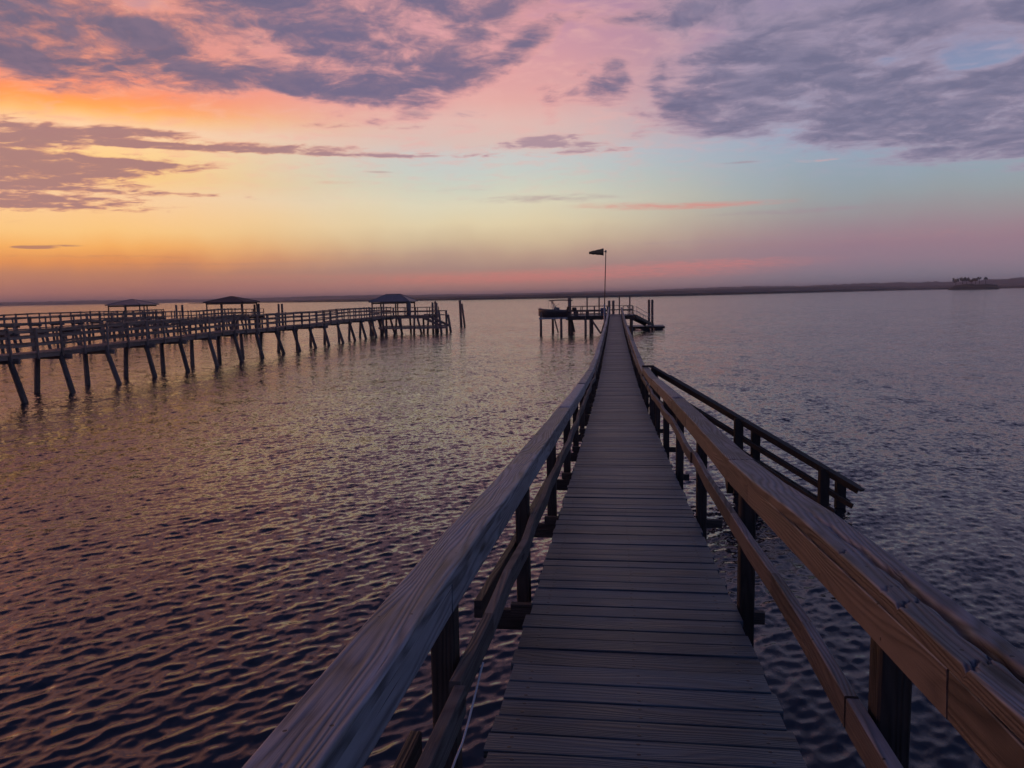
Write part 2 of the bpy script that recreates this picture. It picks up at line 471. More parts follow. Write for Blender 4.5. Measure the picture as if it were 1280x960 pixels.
class MB:
    def __init__(s):
        s.v, s.f, s.uv, s.pid, s.sm = [], [], [], [], []

    def face(s, idx, uvs, pid, smooth_=False):
        s.f.append(tuple(idx)); s.uv.extend(uvs); s.pid.extend([pid] * len(idx)); s.sm.append(smooth_)

    def beam(s, p0, p1, w, h, up=(0, 0, 1), ch=None, top=False, segs=1, bow=0.0):
        """timber from p0 to p1, w wide, h deep, chamfered; p0/p1 are the middle of the section (of its top face when top)"""
        p0, p1 = Vector(p0), Vector(p1)
        d = (p1 - p0)
        L = d.length
        d = d / L
        up = Vector(up)
        side = d.cross(up)
        if side.length < 1e-4:
            side = d.cross(Vector((1, 0, 0)))
        side.normalize()
        upv = side.cross(d).normalized()
        off = upv * (-h / 2) if top else Vector((0, 0, 0))
        if ch is None:
            ch = min(w, h) * 0.07
        a, b = w / 2, h / 2
        sec = [(-a + ch, -b), (a - ch, -b), (a, -b + ch), (a, b - ch), (a - ch, b), (-a + ch, b), (-a, b - ch), (-a, -b + ch)]
        per = [0.0]
        for i in range(8):
            x0, y0 = sec[i]; x1, y1 = sec[(i + 1) % 8]
            per.append(per[-1] + math.hypot(x1 - x0, y1 - y0))
        per = [q - per[4] for q in per]     # v = 0 at one edge of the upper face
        pid = random.random()
        i0 = len(s.v)
        bx, bz = random.uniform(-1, 1) * bow, random.uniform(-1, 1) * bow
        for k in range(segs + 1):
            t = k / segs
            c = p0 + d * (L * t) + off
            bb = math.sin(math.pi * t)
            for (x, y) in sec:
                s.v.append(c + side * (x + bx * bb) + upv * (y + bz * bb))
        for k in range(segs):
            for i in range(8):
                j = (i + 1) % 8
                A = i0 + k * 8
                u0, u1 = L * k / segs, L * (k + 1) / segs
                s.face((A + i, A + j, A + 8 + j, A + 8 + i), ((u0, per[i]), (u0, per[i + 1]), (u1, per[i + 1]), (u1, per[i])), pid)
        ende = [(x * .15 + .05, y * .3) for x, y in sec]
        s.face([i0 + i for i in range(7, -1, -1)], ende[::-1], pid)
        A = i0 + segs * 8
        s.face([A + i for i in range(8)], ende, pid)
        return s

    def tube(s, pts, radii, n=10, cap=True):
        pts = [Vector(p) for p in pts]
        if not hasattr(radii, '__len__'):
            radii = [radii] * len(pts)
        pid = random.random()
        i0 = len(s.v)
        L = 0
        us = []
        for k, p in enumerate(pts):
            if k:
                L += (p - pts[k - 1]).length
            us.append(L)
            t = (pts[min(k + 1, len(pts) - 1)] - pts[max(k - 1, 0)]).normalized()
            a = t.cross(Vector((0, 0, 1)))
            if a.length < 1e-3:
                a = Vector((1, 0, 0))
            a.normalize()
            b = t.cross(a)
            for i in range(n):
                an = 2 * math.pi * i / n
                s.v.append(p + (a * math.cos(an) + b * math.sin(an)) * radii[k])
        for k in range(len(pts) - 1):
            for i in range(n):
                j = (i + 1) % n
                A = i0 + k * n
                c0, c1 = i / n * 6.28 * radii[k], (i + 1) / n * 6.28 * radii[k]
                s.face((A + i, A + j, A + n + j, A + n + i), ((us[k], c0), (us[k], c1), (us[k + 1], c1), (us[k + 1], c0)), pid, True)
        if cap:
            s.face([i0 + i for i in range(n - 1, -1, -1)], [(0, 0)] * n, pid)
            A = i0 + (len(pts) - 1) * n
            s.face([A + i for i in range(n)], [(0, 0)] * n, pid)
        return s

    def poly(s, pts, faces, smooth_=False):
        i0 = len(s.v)
        s.v.extend(Vector(p) for p in pts)
        pid = random.random()
        for f in faces:
            s.face([i0 + i for i in f], [(pts[i][0] + pts[i][2] * .3, pts[i][1]) for i in f], pid, smooth_)
        return s

    def loft(s, secs, closed=False, smooth_=True, caps=False):
        """skin through a list of equal-length sections"""
        n = len(secs[0])
        pts = [p for sc in secs for p in sc]
        fs = []
        for k in range(len(secs) - 1):
            for i in range(n if closed else n - 1):
                j = (i + 1) % n
                fs.append((k * n + i, k * n + j, (k + 1) * n + j, (k + 1) * n + i))
        if caps:
            fs.append(tuple(range(n - 1, -1, -1)))
            fs.append(tuple((len(secs) - 1) * n + i for i in range(n)))
        return s.poly(pts, fs, smooth_)

    def build(s, name, mat, parent=None, origin=None):
        me = bpy.data.meshes.new(name)
        o = bpy.data.objects.new(name, me)
        if parent is not None:
            base_ = Vector(parent['_w']) if '_w' in parent else Vector(parent.location)
            og = Vector(origin) if origin is not None else base_
            o.parent = parent
            o.location = og - base_
        else:
            og = Vector(origin) if origin is not None else sum((Vector(v) for v in s.v), Vector()) / len(s.v)
            o.location = og
        o['_w'] = tuple(og)
        me.from_pydata([tuple(v - og) for v in s.v], [], s.f)
        uvl = me.uv_layers.new(name='UVMap')
        uvl.data.foreach_set('uv', np.array(s.uv, dtype=np.float32).ravel())
        at_ = me.attributes.new('pid', 'FLOAT', 'CORNER')
        at_.data.foreach_set('value', np.array(s.pid, dtype=np.float32))
        me.polygons.foreach_set('use_smooth', s.sm)
        me.materials.append(mat)
        me.update()
        COL.objects.link(o)
        return o


def tag(o, label=None, cat=None, group=None, kind=None):
    for k, v in (('label', label), ('category', cat), ('group', group), ('kind', kind)):
        if v:
            o[k] = v
    return o


def empty(name, loc, label, cat, group=None):
    o = bpy.data.objects.new(name, None)
    o.location = loc
    o['_w'] = tuple(loc)
    o.empty_display_size = .2
    COL.objects.link(o)
    return tag(o, label, cat, group)


def tab(t):
    xs, ys = zip(*t)
    def f(x):
        return float(np.interp(x, xs, ys)) + CAM_Z
    return f


# ------------------------------------------------------------------ water: one sheet with real waves, fine near the boardwalk, flat far off
def make_water():
    va = math.degrees(-YAW)
    a_in = np.linspace(-46, 46, 760)
    a_out = np.linspace(46, 314, 100)[1:-1]
    ang = np.radians(np.concatenate([a_in, a_out]) + va)
    r1 = np.concatenate([np.geomspace(0.5, 4.0, 60)[:-1], np.geomspace(4.0, 320, 1750)])
    r2 = np.geomspace(320, 8700, 36)[1:]
    rr = np.concatenate([r1, r2])
    A, Rr = np.meshgrid(ang, rr)
    X = Rr * np.sin(A)
    Y = Rr * np.cos(A)
    dr = np.gradient(rr)[:, None]
    spacing = np.maximum(dr, Rr * np.radians(0.125) * np.where(np.abs((np.degrees(A) - va + 180) % 360 - 180) < 46, 1, 22))
    Z = np.zeros_like(X)
    lost = np.zeros_like(X)
    g = np.random.default_rng(5)
    # gust patches
    gust = np.zeros_like(X)
    for _ in range(14):
        lam = g.uniform(6, 60)
        th = g.uniform(0, math.pi)
        gust += np.sin((X * np.cos(th) + Y * np.sin(th)) * 2 * np.pi / lam + g.uniform(0, 6.28)) / 3.7
    gust = np.clip(1 + 0.2 * gust, 0.5, 1.6)
    nW = 90
    lams = np.geomspace(0.11, 3.6, nW) * g.uniform(.93, 1.07, nW)
    dX = np.zeros_like(X)
    dY = np.zeros_like(X)
    for lam in lams:
        th = 2.45 + g.normal() * (0.38 if lam > 0.6 else 0.55)
        # slope amplitude per component
        s0 = 0.0235 * math.exp(-0.5 * (math.log(lam / 0.23) / 0.58) ** 2) + 0.0042
        if lam > 2.5:
            s0 *= 0.6
        k = 2 * np.pi / lam
        a = s0 / k
        att = np.clip((lam / spacing - 2.5) / 2.5, 0, 1)
        ph = k * (X * math.cos(th) + Y * math.sin(th)) + g.uniform(0, 6.28)
        ga = a * att * (gust if lam < 2.0 else 1)
        Z += ga * np.sin(ph)
        dX += ga * math.cos(th) * np.cos(ph) * 1.0
        dY += ga * math.sin(th) * np.cos(ph) * 1.0
        lost += 0.5 * s0 * s0 * (1 - att * att)
    X = X + dX
    Y = Y + dY
    nr, na = X.shape
    verts = np.stack([X, Y, Z], -1).reshape(-1, 3)
    i = np.arange(nr - 1)[:, None] * na
    j = np.arange(na)[None, :]
    j2 = (j + 1) % na
    quads = np.stack([i + j, i + na + j, i + na + j2, i + j2], -1).reshape(-1, 4)
    quads = quads[:, ::-1]
    me = bpy.data.meshes.new('water')
    me.vertices.add(len(verts))
    me.vertices.foreach_set('co', verts.astype(np.float32).ravel())
    nq = len(quads)
    me.loops.add(nq * 4)
    me.loops.foreach_set('vertex_index', quads.astype(np.int32).ravel())
    me.polygons.add(nq)
    me.polygons.foreach_set('loop_start', np.arange(0, nq * 4, 4, dtype=np.int32))
    me.polygons.foreach_set('use_smooth', np.ones(nq, dtype=bool))
    me.update(calc_edges=True)
    at_ = me.attributes.new('chop', 'FLOAT', 'POINT')
    at_.data.foreach_set('value', np.sqrt(lost).astype(np.float32).ravel())
    o = bpy.data.objects.new('water', me)
    COL.objects.link(o)
    tag(o, 'rippled dusk water reflecting the orange and mauve sky', 'water', kind='structure')
    m, b = new_mat('bay_water')
    b.inputs['Base Color'].default_value = (.030, .031, .038, 1)
    b.inputs['IOR'].default_value = 1.38
    geo = V.nt.nodes.new('ShaderNodeNewGeometry')
    a2 = V.nt.nodes.new('ShaderNodeAttribute'); a2.attribute_name = 'chop'
    chop = V(a2.outputs['Fac'])
    x, y, z = sep(geo.outputs['Position'])
    # ripples too small for the mesh: a random slope field, crests lying mostly along the boardwalk
    gust1 = noise(vec(x * 0.020, y * 0.034, 0), 1, 4, .6)
    gust2 = noise(vec(x * 0.13, y * 0.10, 3.0), 1, 4, .6)
    amp = (smooth(gust1 * 0.55 + gust2 * 0.45, 0.34, 0.66, 0.82, 1.2)) * (chop * 7.6 + 0.15)
    xr = x * 0.985 + y * 0.17
    yr = y * 0.985 - x * 0.17
    cn = noise(vec(xr * 6.0, yr * 4.2, 0), 1.0, 4, 0.72, 0.0, color=True)
    c1, c2, _ = sep(cn)
    nrm_ = V.nt.nodes.new('ShaderNodeVectorMath'); nrm_.operation = 'ADD'
    link(geo.outputs['Normal'], nrm_.inputs[0])
    cn2 = noise(vec(xr * 0.85, yr * 0.62, 9.0), 1.0, 3, 0.62, 0.2, color=True)
    d1_, d2_, _ = sep(cn2)
    amp2 = amp * smooth(chop, 0.01, 0.06, 0.10, 0.5)
    link(vec((c1 - 0.5) * amp * 1.35 + (d1_ - 0.5) * amp2, (c2 - 0.5) * amp * 1.35 + (d2_ - 0.5) * amp2, 0.0), nrm_.inputs[1])
    nn_ = V.nt.nodes.new('ShaderNodeVectorMath'); nn_.operation = 'NORMALIZE'
    link(nrm_.outputs[0], nn_.inputs[0])
    link(nn_.outputs[0], b.inputs['Normal'])
    b.inputs['Roughness'].default_value = 0.08
    me.materials.append(m)


make_water()

# ------------------------------------------------------------------ boardwalk
DECK = tab([(-3, -1.56), (0, -1.66), (1.5, -1.72), (2.7, -1.78), (4.4, -1.87), (6.8, -2.0), (10.7, -2.23), (14.7, -2.46), (20, -2.69), (24, -2.79),
            (28, -2.85), (40, -2.90), (55, -2.90), (70, -2.68), (84, -2.40), (95, -2.36)])
RAIL_L = tab([(-3, -.70), (0, -.79), (1.2, -.83), (1.9, -.865), (3, -.93), (4.2, -1.02), (6.4, -1.17), (9.5, -1.36), (14, -1.62), (20, -1.93), (24, -2.0),
              (28, -2.03), (35, -2.04), (48, -2.06), (56, -2.04), (70, -1.80), (84, -1.50), (95, -1.45)])
RAIL_R = tab([(-3, -.60), (0, -.69), (1.34, -.735), (2, -.78), (3, -.85), (3.84, -.94), (5, -1.04), (7, -1.15), (9.4, -1.28), (16, -1.70), (19.7, -1.86),
              (19.71, -1.98), (24, -2.03), (28, -2.05), (35, -2.06), (48, -2.06), (56, -2.04), (70, -1.80), (84, -1.50), (95, -1.45)])
MID_R = tab([(-3, -1.12), (0, -1.22), (2.2, -1.31), (3, -1.345), (4.35, -1.42), (5.4, -1.47), (8.25, -1.59), (10.4, -1.70), (14.7, -1.96), (20, -2.22), (28, -2.40),
             (40, -2.45), (55, -2.45), (70, -2.23), (84, -1.95), (95, -1.9)])
MID_L = tab([(-3, -1.18), (0, -1.29), (2.4, -1.40), (3.4, -1.45), (4.5, -1.54), (6.8, -1.65), (8.85, -1.78), (10.4, -1.83), (14.7, -2.02), (20, -2.25), (28, -2.40),
             (40, -2.45), (55, -2.45), (70, -2.23), (84, -1.95), (95, -1.9)])
XL, XR = -.51, .71
Y_END = 86.0
bw = empty('boardwalk', (0.1, 2.0, DECK(2.0)), 'long weathered grey plank boardwalk with handrails running straight out over the water', 'boardwalk')

mb = MB()
y = -2.4
while y < Y_END:
    w = random.choice((.138, .140, .142, .155, .165, .184)) + random.uniform(-.004, .004)
    gap = random.choice((.004, .006, .008, .012, .018))
    ym = y + w / 2
    lift = random.uniform(-.004, .004)
    z0, z1 = DECK(y), DECK(y + w)
    sl_ = (z1 - z0)
    el_ = random.uniform(-.012, .012)
    er_ = random.uniform(-.012, .012)
    sk = random.uniform(-.0025, .0025)
    upd = Vector((random.uniform(-.004, .004), -sl_ / w + random.uniform(-.012, .012), 1))
    mb.beam((XL + el_, ym - sk, (z0 + z1) / 2 + lift), (XR + er_, ym + sk, (z0 + z1) / 2 + lift + random.uniform(-.002, .002)), w, .036, up=upd, ch=.0035, top=True)
    y += w + gap
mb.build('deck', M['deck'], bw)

# joists under the deck
for xj in (-.44, .1, .64):
    mb = MB()
    ys = list(np.arange(-2, Y_END, 4.8)) + [Y_END]
    for a, b in zip(ys[:-1], ys[1:]):
        mb.beam((xj, a, DECK(a) - .04), (xj, b - .004, DECK(b) - .04), .04, .19, top=True)
    mb.build('joist', M['under'], bw)


def rail_board(y0, y1, xi, xo, zf, inner, crack=None, amp=1.0):
    """a cap board lying flat, cut fine enough to carry its wear, grain ridges and splits"""
    near = y0 < 6
    ny = max(2, int((y1 - y0) / (.008 if y0 < 2 else .02 if near else .25)))
    nx = 44 if near else 8
    th = .038
    s = MB()
    ysv = np.linspace(y0, y1, ny)
    xs = np.linspace(xi, xo, nx)
    lo, hi_ = min(xi, xo), max(xi, xo)
    bow = (pnoise(ny) * .0025) * amp
    bowz = (pnoise(ny, 6) * .002) * amp
    zc = np.array([zf(t) for t in ysv]) + bowz
    # smooth the piecewise profile
    X, Yg = np.meshgrid(xs, ysv)
    cup = ((X - (lo + hi_) / 2) / ((hi_ - lo) / 2)) ** 2
    edge = np.minimum(X - lo, hi_ - X)
    rnd = -0.006 * np.clip(1 - edge / .008, 0, 1) ** 2
    Zg = zc[:, None] + rnd + cup * random.uniform(-.002, .003)
    wear = np.zeros_like(X)
    for _ in range(10):
        kx, ky = rng.uniform(60, 260), rng.uniform(.5, 3)
        wear += np.sin(X * kx + np.sin(Yg * ky + rng.uniform(0, 6)) * 2.2 + rng.uniform(0, 6))
    Zg += wear * .00016
    if crack is not None:
        Zg -= crack(X, Yg)
    X = X + bow[:, None]
    pid = random.random()
    n = nx
    top = np.stack([X, Yg, Zg], -1)
    bot = np.stack([X, Yg, np.broadcast_to(zc[:, None], X.shape) - th], -1)
    i0 = 0
    pts = [Vector(p) for p in top.reshape(-1, 3)]
    nb = len(pts)
    flip = xi > xo
    s.v = pts + [Vector(bot[k, q]) for k in range(ny) for q in (0, n - 1)]
    us = ysv - y0
    vs = np.abs(xs - xi)
    def qf(idx, uvs, smth):
        if flip:
            idx, uvs = idx[::-1], uvs[::-1]
        s.face(idx, uvs, pid, smth)
    for k in range(ny - 1):
        for q in range(n - 1):
            qf((k * n + q, k * n + q + 1, (k + 1) * n + q + 1, (k + 1) * n + q),
               ((us[k], vs[q]), (us[k], vs[q + 1]), (us[k + 1], vs[q + 1]), (us[k + 1], vs[q])), True)
        a, b, c, d = nb + 2 * k, nb + 2 * k + 1, nb + 2 * k + 3, nb + 2 * k + 2
        qf((k * n, (k + 1) * n, d, a), ((us[k], .3), (us[k + 1], .3), (us[k + 1], .338), (us[k], .338)), False)
        qf((k * n + n - 1, b, c, (k + 1) * n + n - 1), ((us[k], .4), (us[k], .438), (us[k + 1], .438), (us[k + 1], .4)), False)
        qf((a, d, c, b), ((us[k], .5), (us[k + 1], .5), (us[k + 1], .66), (us[k], .66)), False)
    qf([nb] + [nb + 1] + [n - 1 - q for q in range(n)], [(0, .01 * q) for q in range(n + 2)], False)
    e = (ny - 1) * n
    qf([e + q for q in range(n)] + [nb + 2 * ny - 1, nb + 2 * ny - 2], [(0, .01 * q) for q in range(n + 2)], False)
    return s


def right_crack(X, Y):
    cy = np.array([0.6, 1.2, 1.5, 1.75, 2.0, 2.25, 2.55, 2.8, 3.1])
    cx = np.array([.765, .772, .778, .772, .776, .768, .760, .752, .745])
    xc = np.interp(Y, cy, cx) + .004 * np.sin(Y * 21) + .002 * np.sin(Y * 57)
    wd = np.interp(Y, [0.5, 1.2, 2.2, 2.9, 3.2], [.010, .012, .012, .006, .003])
    dp = np.interp(Y, [0.4, 1.0, 2.2, 2.9, 3.2], [.020, .030, .027, .008, 0.0])
    d = dp * np.exp(-((X - xc) / wd) ** 2)
    # side splits that run out to the inner edge
    for yc, w2, xe, dep in ((1.93, .008, .768, .011), (2.05, .004, .74, .005), (1.56, .009, .77, .012), (2.42, .005, .735, .005)):
        m_ = np.exp(-((Y - yc - (X - .69) * .55 - .012 * np.sin(X * 160) - .006 * np.sin(X * 420)) / (w2 * (.6 + .5 * np.sin(X * 90 + yc)))) ** 2) * (X < xe)
        d = np.maximum(d, dep * m_)
    # hollow beside the split
    d += .004 * np.exp(-((Y - 1.75) / .22) ** 2) * np.exp(-((X - .72) / .02) ** 2)
    d += .003 * np.exp(-((Y - 3.6) / .3) ** 2) * np.exp(-((X - .80) / .02) ** 2)
    return d


def left_crack(X, Y):
    d = .003 * np.exp(-((X + .60 + .01 * np.sin(Y * 5)) / .004) ** 2) * (np.sin(Y * 2.3) > .3)
    return d


Lj = [-1.6, 5.16, 9.05, 13.9, 18.8, 23.7, 28.6, 33.4, 38.3, 43.2, 48.1, 53, 57.8, 62.7, 67.6, 72.5, 77.4, 82.2, 86.0]
Rj = [-1.6, 4.72, 9.5, 14.6, 19.7, 24.5, 29.4, 34.3, 39.2, 44, 48.9, 53.8, 58.7, 63.6, 68.4, 73.3, 78.2, 83, 86.0]
for k in range(len(Lj) - 1):
    y0, y1 = Lj[k], Lj[k + 1] - .006
    jx = random.uniform(-.006, .006)
    jz = random.uniform(-.006, .004) if k else 0
    rb = rail_board(y0, y1, -.53 + jx, -.677 + jx, lambda t: RAIL_L(t) + jz, True, left_crack if k == 0 else None)
    cap = rb.build('handrail', M['rail'], bw, (-.6, y0, RAIL_L(y0)))
    s = MB()
    ys = [y0] + [v for v in np.arange(math.ceil(y0) + .3, y1, 2.44)] + [y1]
    if k == 0:
        ys = [y0, 0.1, 2.42, y1]
    for a, b in zip(ys[:-1], ys[1:]):
        o1 = random.uniform(-.004, .004)
        s.beam((-.556 + o1, a, RAIL_L(a) + jz - .040), (-.556 + o1, b - .006, RAIL_L(b) + jz - .040), .038, .115, top=True, segs=6, bow=.004)
    s.build('rail_face', M['rail'], cap)
for k in range(len(Rj) - 1):
    y0, y1 = Rj[k], Rj[k + 1] - .006
    near = y1 < 20
    jx = random.uniform(-.006, .006)
    jz = random.uniform(-.006, .004) if k else 0
    zf = (lambda t: RAIL_R(min(t, 19.69)) + jz) if near else (lambda t: RAIL_R(max(t, 19.72)) + jz)
    rb = rail_board(y0, y1, .69 + jx, .845 + jx, zf, True, right_crack if k == 0 else None)
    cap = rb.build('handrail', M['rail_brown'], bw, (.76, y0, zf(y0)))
    if k < 4:
        tag(cap, 'split and gouged brown timber handrail' if k == 0 else None)
    s = MB()
    ys = [y0] + [v for v in np.arange(math.ceil(y0) + .2, y1, 2.44)] + [y1]
    for a, b in zip(ys[:-1], ys[1:]):
        o1 = random.uniform(-.004, .004)
        s.beam((.712 + o1, a, zf(a) - .040), (.712 + o1, b - .006, zf(b) - .040), .038, .11, top=True, segs=6, bow=.004)
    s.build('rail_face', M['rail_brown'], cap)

# mid rails, 2x4 on edge along the inner faces of the posts
for side, jj in ((-1, [-1.6, 2.42, 7.55, 12.5, 17.4, 22.2, 27.1, 32, 37, 42, 47, 52, 57, 62, 67, 72, 77, 82, 86]),
                 (1, [-1.6, 2.28, 7.0, 11.7, 16.6, 21.4, 26.3, 31.2, 36, 41, 46, 51, 56, 61, 66, 71, 76, 81, 86])):
    for a, b in zip(jj[:-1], jj[1:]):
        s = MB()
        f = MID_L if side < 0 else MID_R
        n = 8 if b < 30 else 3
        tt = np.linspace(a, b - .008, n + 1)
        jz = random.uniform(-.008, .008)
        wob_ = pnoise(n + 1) * (.009 if b < 40 else .01)
        xc = -.535 if side < 0 else .706
        for t0, t1, w0, w1_ in zip(tt[:-1], tt[1:], wob_[:-1], wob_[1:]):
            s.beam((xc + w0, t0, f(t0) + .05 + jz), (xc + w1_, t1, f(t1) + .05 + jz), .040, .10)
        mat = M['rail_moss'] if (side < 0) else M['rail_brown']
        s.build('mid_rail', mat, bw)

# darker board on the outer faces of the left posts
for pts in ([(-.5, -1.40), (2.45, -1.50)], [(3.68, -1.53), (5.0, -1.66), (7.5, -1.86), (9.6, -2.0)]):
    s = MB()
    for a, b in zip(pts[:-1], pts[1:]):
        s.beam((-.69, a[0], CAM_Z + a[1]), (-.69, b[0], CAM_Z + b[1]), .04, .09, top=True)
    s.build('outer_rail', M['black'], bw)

# posts, cross beams and the pilings below
k = 0
while True:
    yr = 2.2 + 2.38 * (k - 1)
    if yr > Y_END:
        break
    lean = random.uniform(-.012, .012)
    s = MB()
    zt = RAIL_R(yr) - (.04 if yr < 19 else .04)
    s.beam((.776, yr, DECK(yr) - .3), (.776 + lean, yr + random.uniform(-.01, .01), zt - .002), .09, .09, up=(0, 1, 0))
    s.build('post', M['post'], bw)
    yl = yr + (.4 + .03 * k if k < 5 else .5)
    s = MB()
    zt = RAIL_L(yl) - .04
    s.beam((-.622, yl, DECK(yl) - .35), (-.622 + lean, yl + random.uniform(-.01, .01), zt - .002), .09, .09, up=(0, 1, 0))
    s.build('post', M['post'], bw)
    s = MB()
    zb = DECK(yr) - .045
    s.beam((-.66, yr + .075, zb - .02), (.97 if k % 2 else .90, yr + .075, zb - .02), .045, .075, top=True)
    s.build('cross_beam', M['under'], bw)
    s = MB()
    zb2 = DECK(yl) - .21
    s.beam((-.83, yl - .075, zb2), (.5, yl - .075, zb2), .045, .14, top=True)
    s.build('cross_beam', M['under'], bw)
    for xp in (-.40, .60):
        s = MB()
        s.tube([(xp + random.uniform(-.03, .03), yr + .2, -1.5), (xp, yr + .2, zb - .2)], [.11, .10], 10)
        s.build('piling', M['pile'], bw)
    k += 1

# hanging end block where the near right rail section overlaps the next
s = MB()
s.poly([(.72, 4.95, RAIL_R(4.95) - .15), (.72, 5.16, RAIL_R(5.1) - .15), (.72, 5.02, RAIL_R(5) - .265), (.76, 4.95, RAIL_R(4.95) - .15), (.76, 5.16, RAIL_R(5.1) - .15), (.76, 5.02, RAIL_R(5) - .265)],
       [(0, 2, 1), (3, 4, 5), (0, 1, 4, 3), (1, 2, 5, 4), (2, 0, 3, 5)])
s.build('bracket', M['black'], bw)

# white cord hanging under the left mid rail
s = MB()
pp = [at(604, 828, 2.72), at(600, 842, 2.69), at(593, 872, 2.62), at(586, 900, 2.56), at(578, 928, 2.50), at(569, 950, 2.44), at(557, 985, 2.36)]
s.tube(pp, .0042, 8)
tag(s.build('cord', M['white'], None, pp[0]), 'thin white cord hanging down below the left mid rail of the near boardwalk', 'cord')

# ------------------------------------------------------------------ side stairway
S0, S1 = Vector((.92, 19.3, CAM_Z - 1.80)), at(1079, 612, 15.3)
dirS = (S1 - S0).normalized()
perp = Vector((-dirS.y, dirS.x, 0)).normalized()
if perp.y < 0:
    perp = -perp
st = empty('stairway', (2.9, 17.6, 0.0), 'dark wooden stairway with twin handrails going down from the boardwalk into the water', 'stairs')
WID = .62
Ltot = (S1 - S0).length
# the far side of the stair has settled a little, so its rail runs almost in line behind the near one
NN = (S0 - Vector((0, 0, CAM_Z))).cross(dirS)
SET = -(NN.x * perp.x + NN.y * perp.y) * WID / NN.z * .93
def soff(w):
    return perp * w + Vector((0, 0, SET * w / WID))
for w_ in (0.0, WID):
    o = soff(w_)
    ext = Ltot - (0 if w_ == 0 else .45)
    s = MB()
    s.beam(S0 + o, S0 + o + dirS * ext, .13, .04, top=True)
    s.beam(S0 + o - Vector((0, 0, .045)), S0 + o + dirS * (ext - .1) - Vector((0, 0, .045)), .04, .10, top=True)
    s.build('handrail', M['black'], st)
    s = MB()
    s.beam(S0 + o - Vector((0, 0, .40)), S0 + o + dirS * (ext - .2) - Vector((0, 0, .40)), .04, .10, top=True)
    s.build('mid_rail', M['black'], st)
    s = MB()
    s.beam(S0 + o - Vector((0, 0, .74)), S0 + o + dirS * (ext - .6) - Vector((0, 0, .74)), .05, .24, top=True)
    s.build('stringer', M['black'], st)
for px in (926, 1036):
    best = min((abs(((lambda p: 640 + (p.x * math.cos(YAW) + p.y * math.sin(YAW)) / (p.y * math.cos(YAW) - p.x * math.sin(YAW)) * 960)(S0 + dirS * t)) - px), t) for t in np.linspace(.2, Ltot, 400))[1]
    for w_ in (0.0, WID):
        p = S0 + dirS * best + soff(w_)
        s = MB()
        s.beam(Vector((p.x, p.y, -1.2)), Vector((p.x, p.y, p.z - .03)), .19, .19, up=(0, 1, 0))
        s.build('post', M['black'], st)
p = S0 + dirS * .12
s = MB()
s.beam(Vector((p.x, p.y, -1)), Vector((p.x, p.y, p.z - .03)), .12, .12, up=(0, 1, 0))
s.build('post', M['black'], st)
nst = 12
for i in range(nst):
    p = S0 + dirS * (.3 + i * (Ltot - .8) / nst) - Vector((0, 0, .80))
    s = MB()
    s.beam(p + soff(.03), p + soff(WID - .03), .24, .04, top=True)
    s.build('tread', M['black'], st)
s = MB()
s.beam(S0 + Vector((-.24, .02, .01)), S0 + Vector((.05, .03, .01)), .16, .04, top=True)
s.build('landing_cap', M['black'], st)

# ------------------------------------------------------------------ pier head at the end of the boardwalk
PZ = CAM_Z - 2.38
ph = empty('pier_head', (-1.7, 88.5, PZ), 'wooden pier head platform with tall bare posts at the far end of the boardwalk', 'pier')
X0, X1, Y0, Y1 = -5.3, 2.15, 86.0, 91.2
s = MB()
yy = Y0
while yy < Y1:
    s.beam((X0, yy + .07, PZ), (X1, yy + .07, PZ), .14, .04, top=True)
    yy += .147
s.build('deck', M['deck'], ph)
for yb in (86.15, 88.6, 91.0):
    s = MB()
    s.beam((X0 - .1, yb, PZ - .045), (X1 + .1, yb, PZ - .045), .12, .42, top=True)
    s.build('cross_beam', M['under'], ph)
for x, yb in ((-3.2, 86.2), (-2.65, 86.3), (-.9, 86.3), (-5.0, 90.9), (-2.6, 91), (.2, 91), (1.9, 86.3), (1.9, 91), (.4, 86.3)):
    s = MB()
    s.tube([(x, yb, -1.5), (x, yb, PZ - .05)], [.15, .13], 10)
    s.build('piling', M['pile'], ph)
for a, b in (((-2.5, 86.1, PZ - .5), (-1.5, 86.1, .1)), ((-1.0, 86.1, PZ - .4), (-1.45, 86.1, .1)), ((2.0, 88, PZ - .3), (2.0, 86.3, .2))):
    s = MB()
    s.beam(a, b, .1, .2)
    s.build('brace', M['pile'], ph)
# tall posts
for x, yb, zt in ((-4.9, 87.0, -.42), (-3.05, 87.2, -.30), (-1.72, 88, -.30), (.55, 88.2, -.26), (1.72, 88.2, -.30)):
    s = MB()
    s.beam((x, yb, -1.3 if x < -4.5 else PZ - .2), (x, yb, CAM_Z + zt), .15, .15, up=(0, 1, 0))
    s.build('tall_post', M['pile'], ph)
for x in (-.62, -.13):
    s = MB()
    s.tube([(x, 91.5, -1.2), (x, 91.5, CAM_Z - .80)], .15, 8)
    s.build('mooring_post', M['pile'], ph)
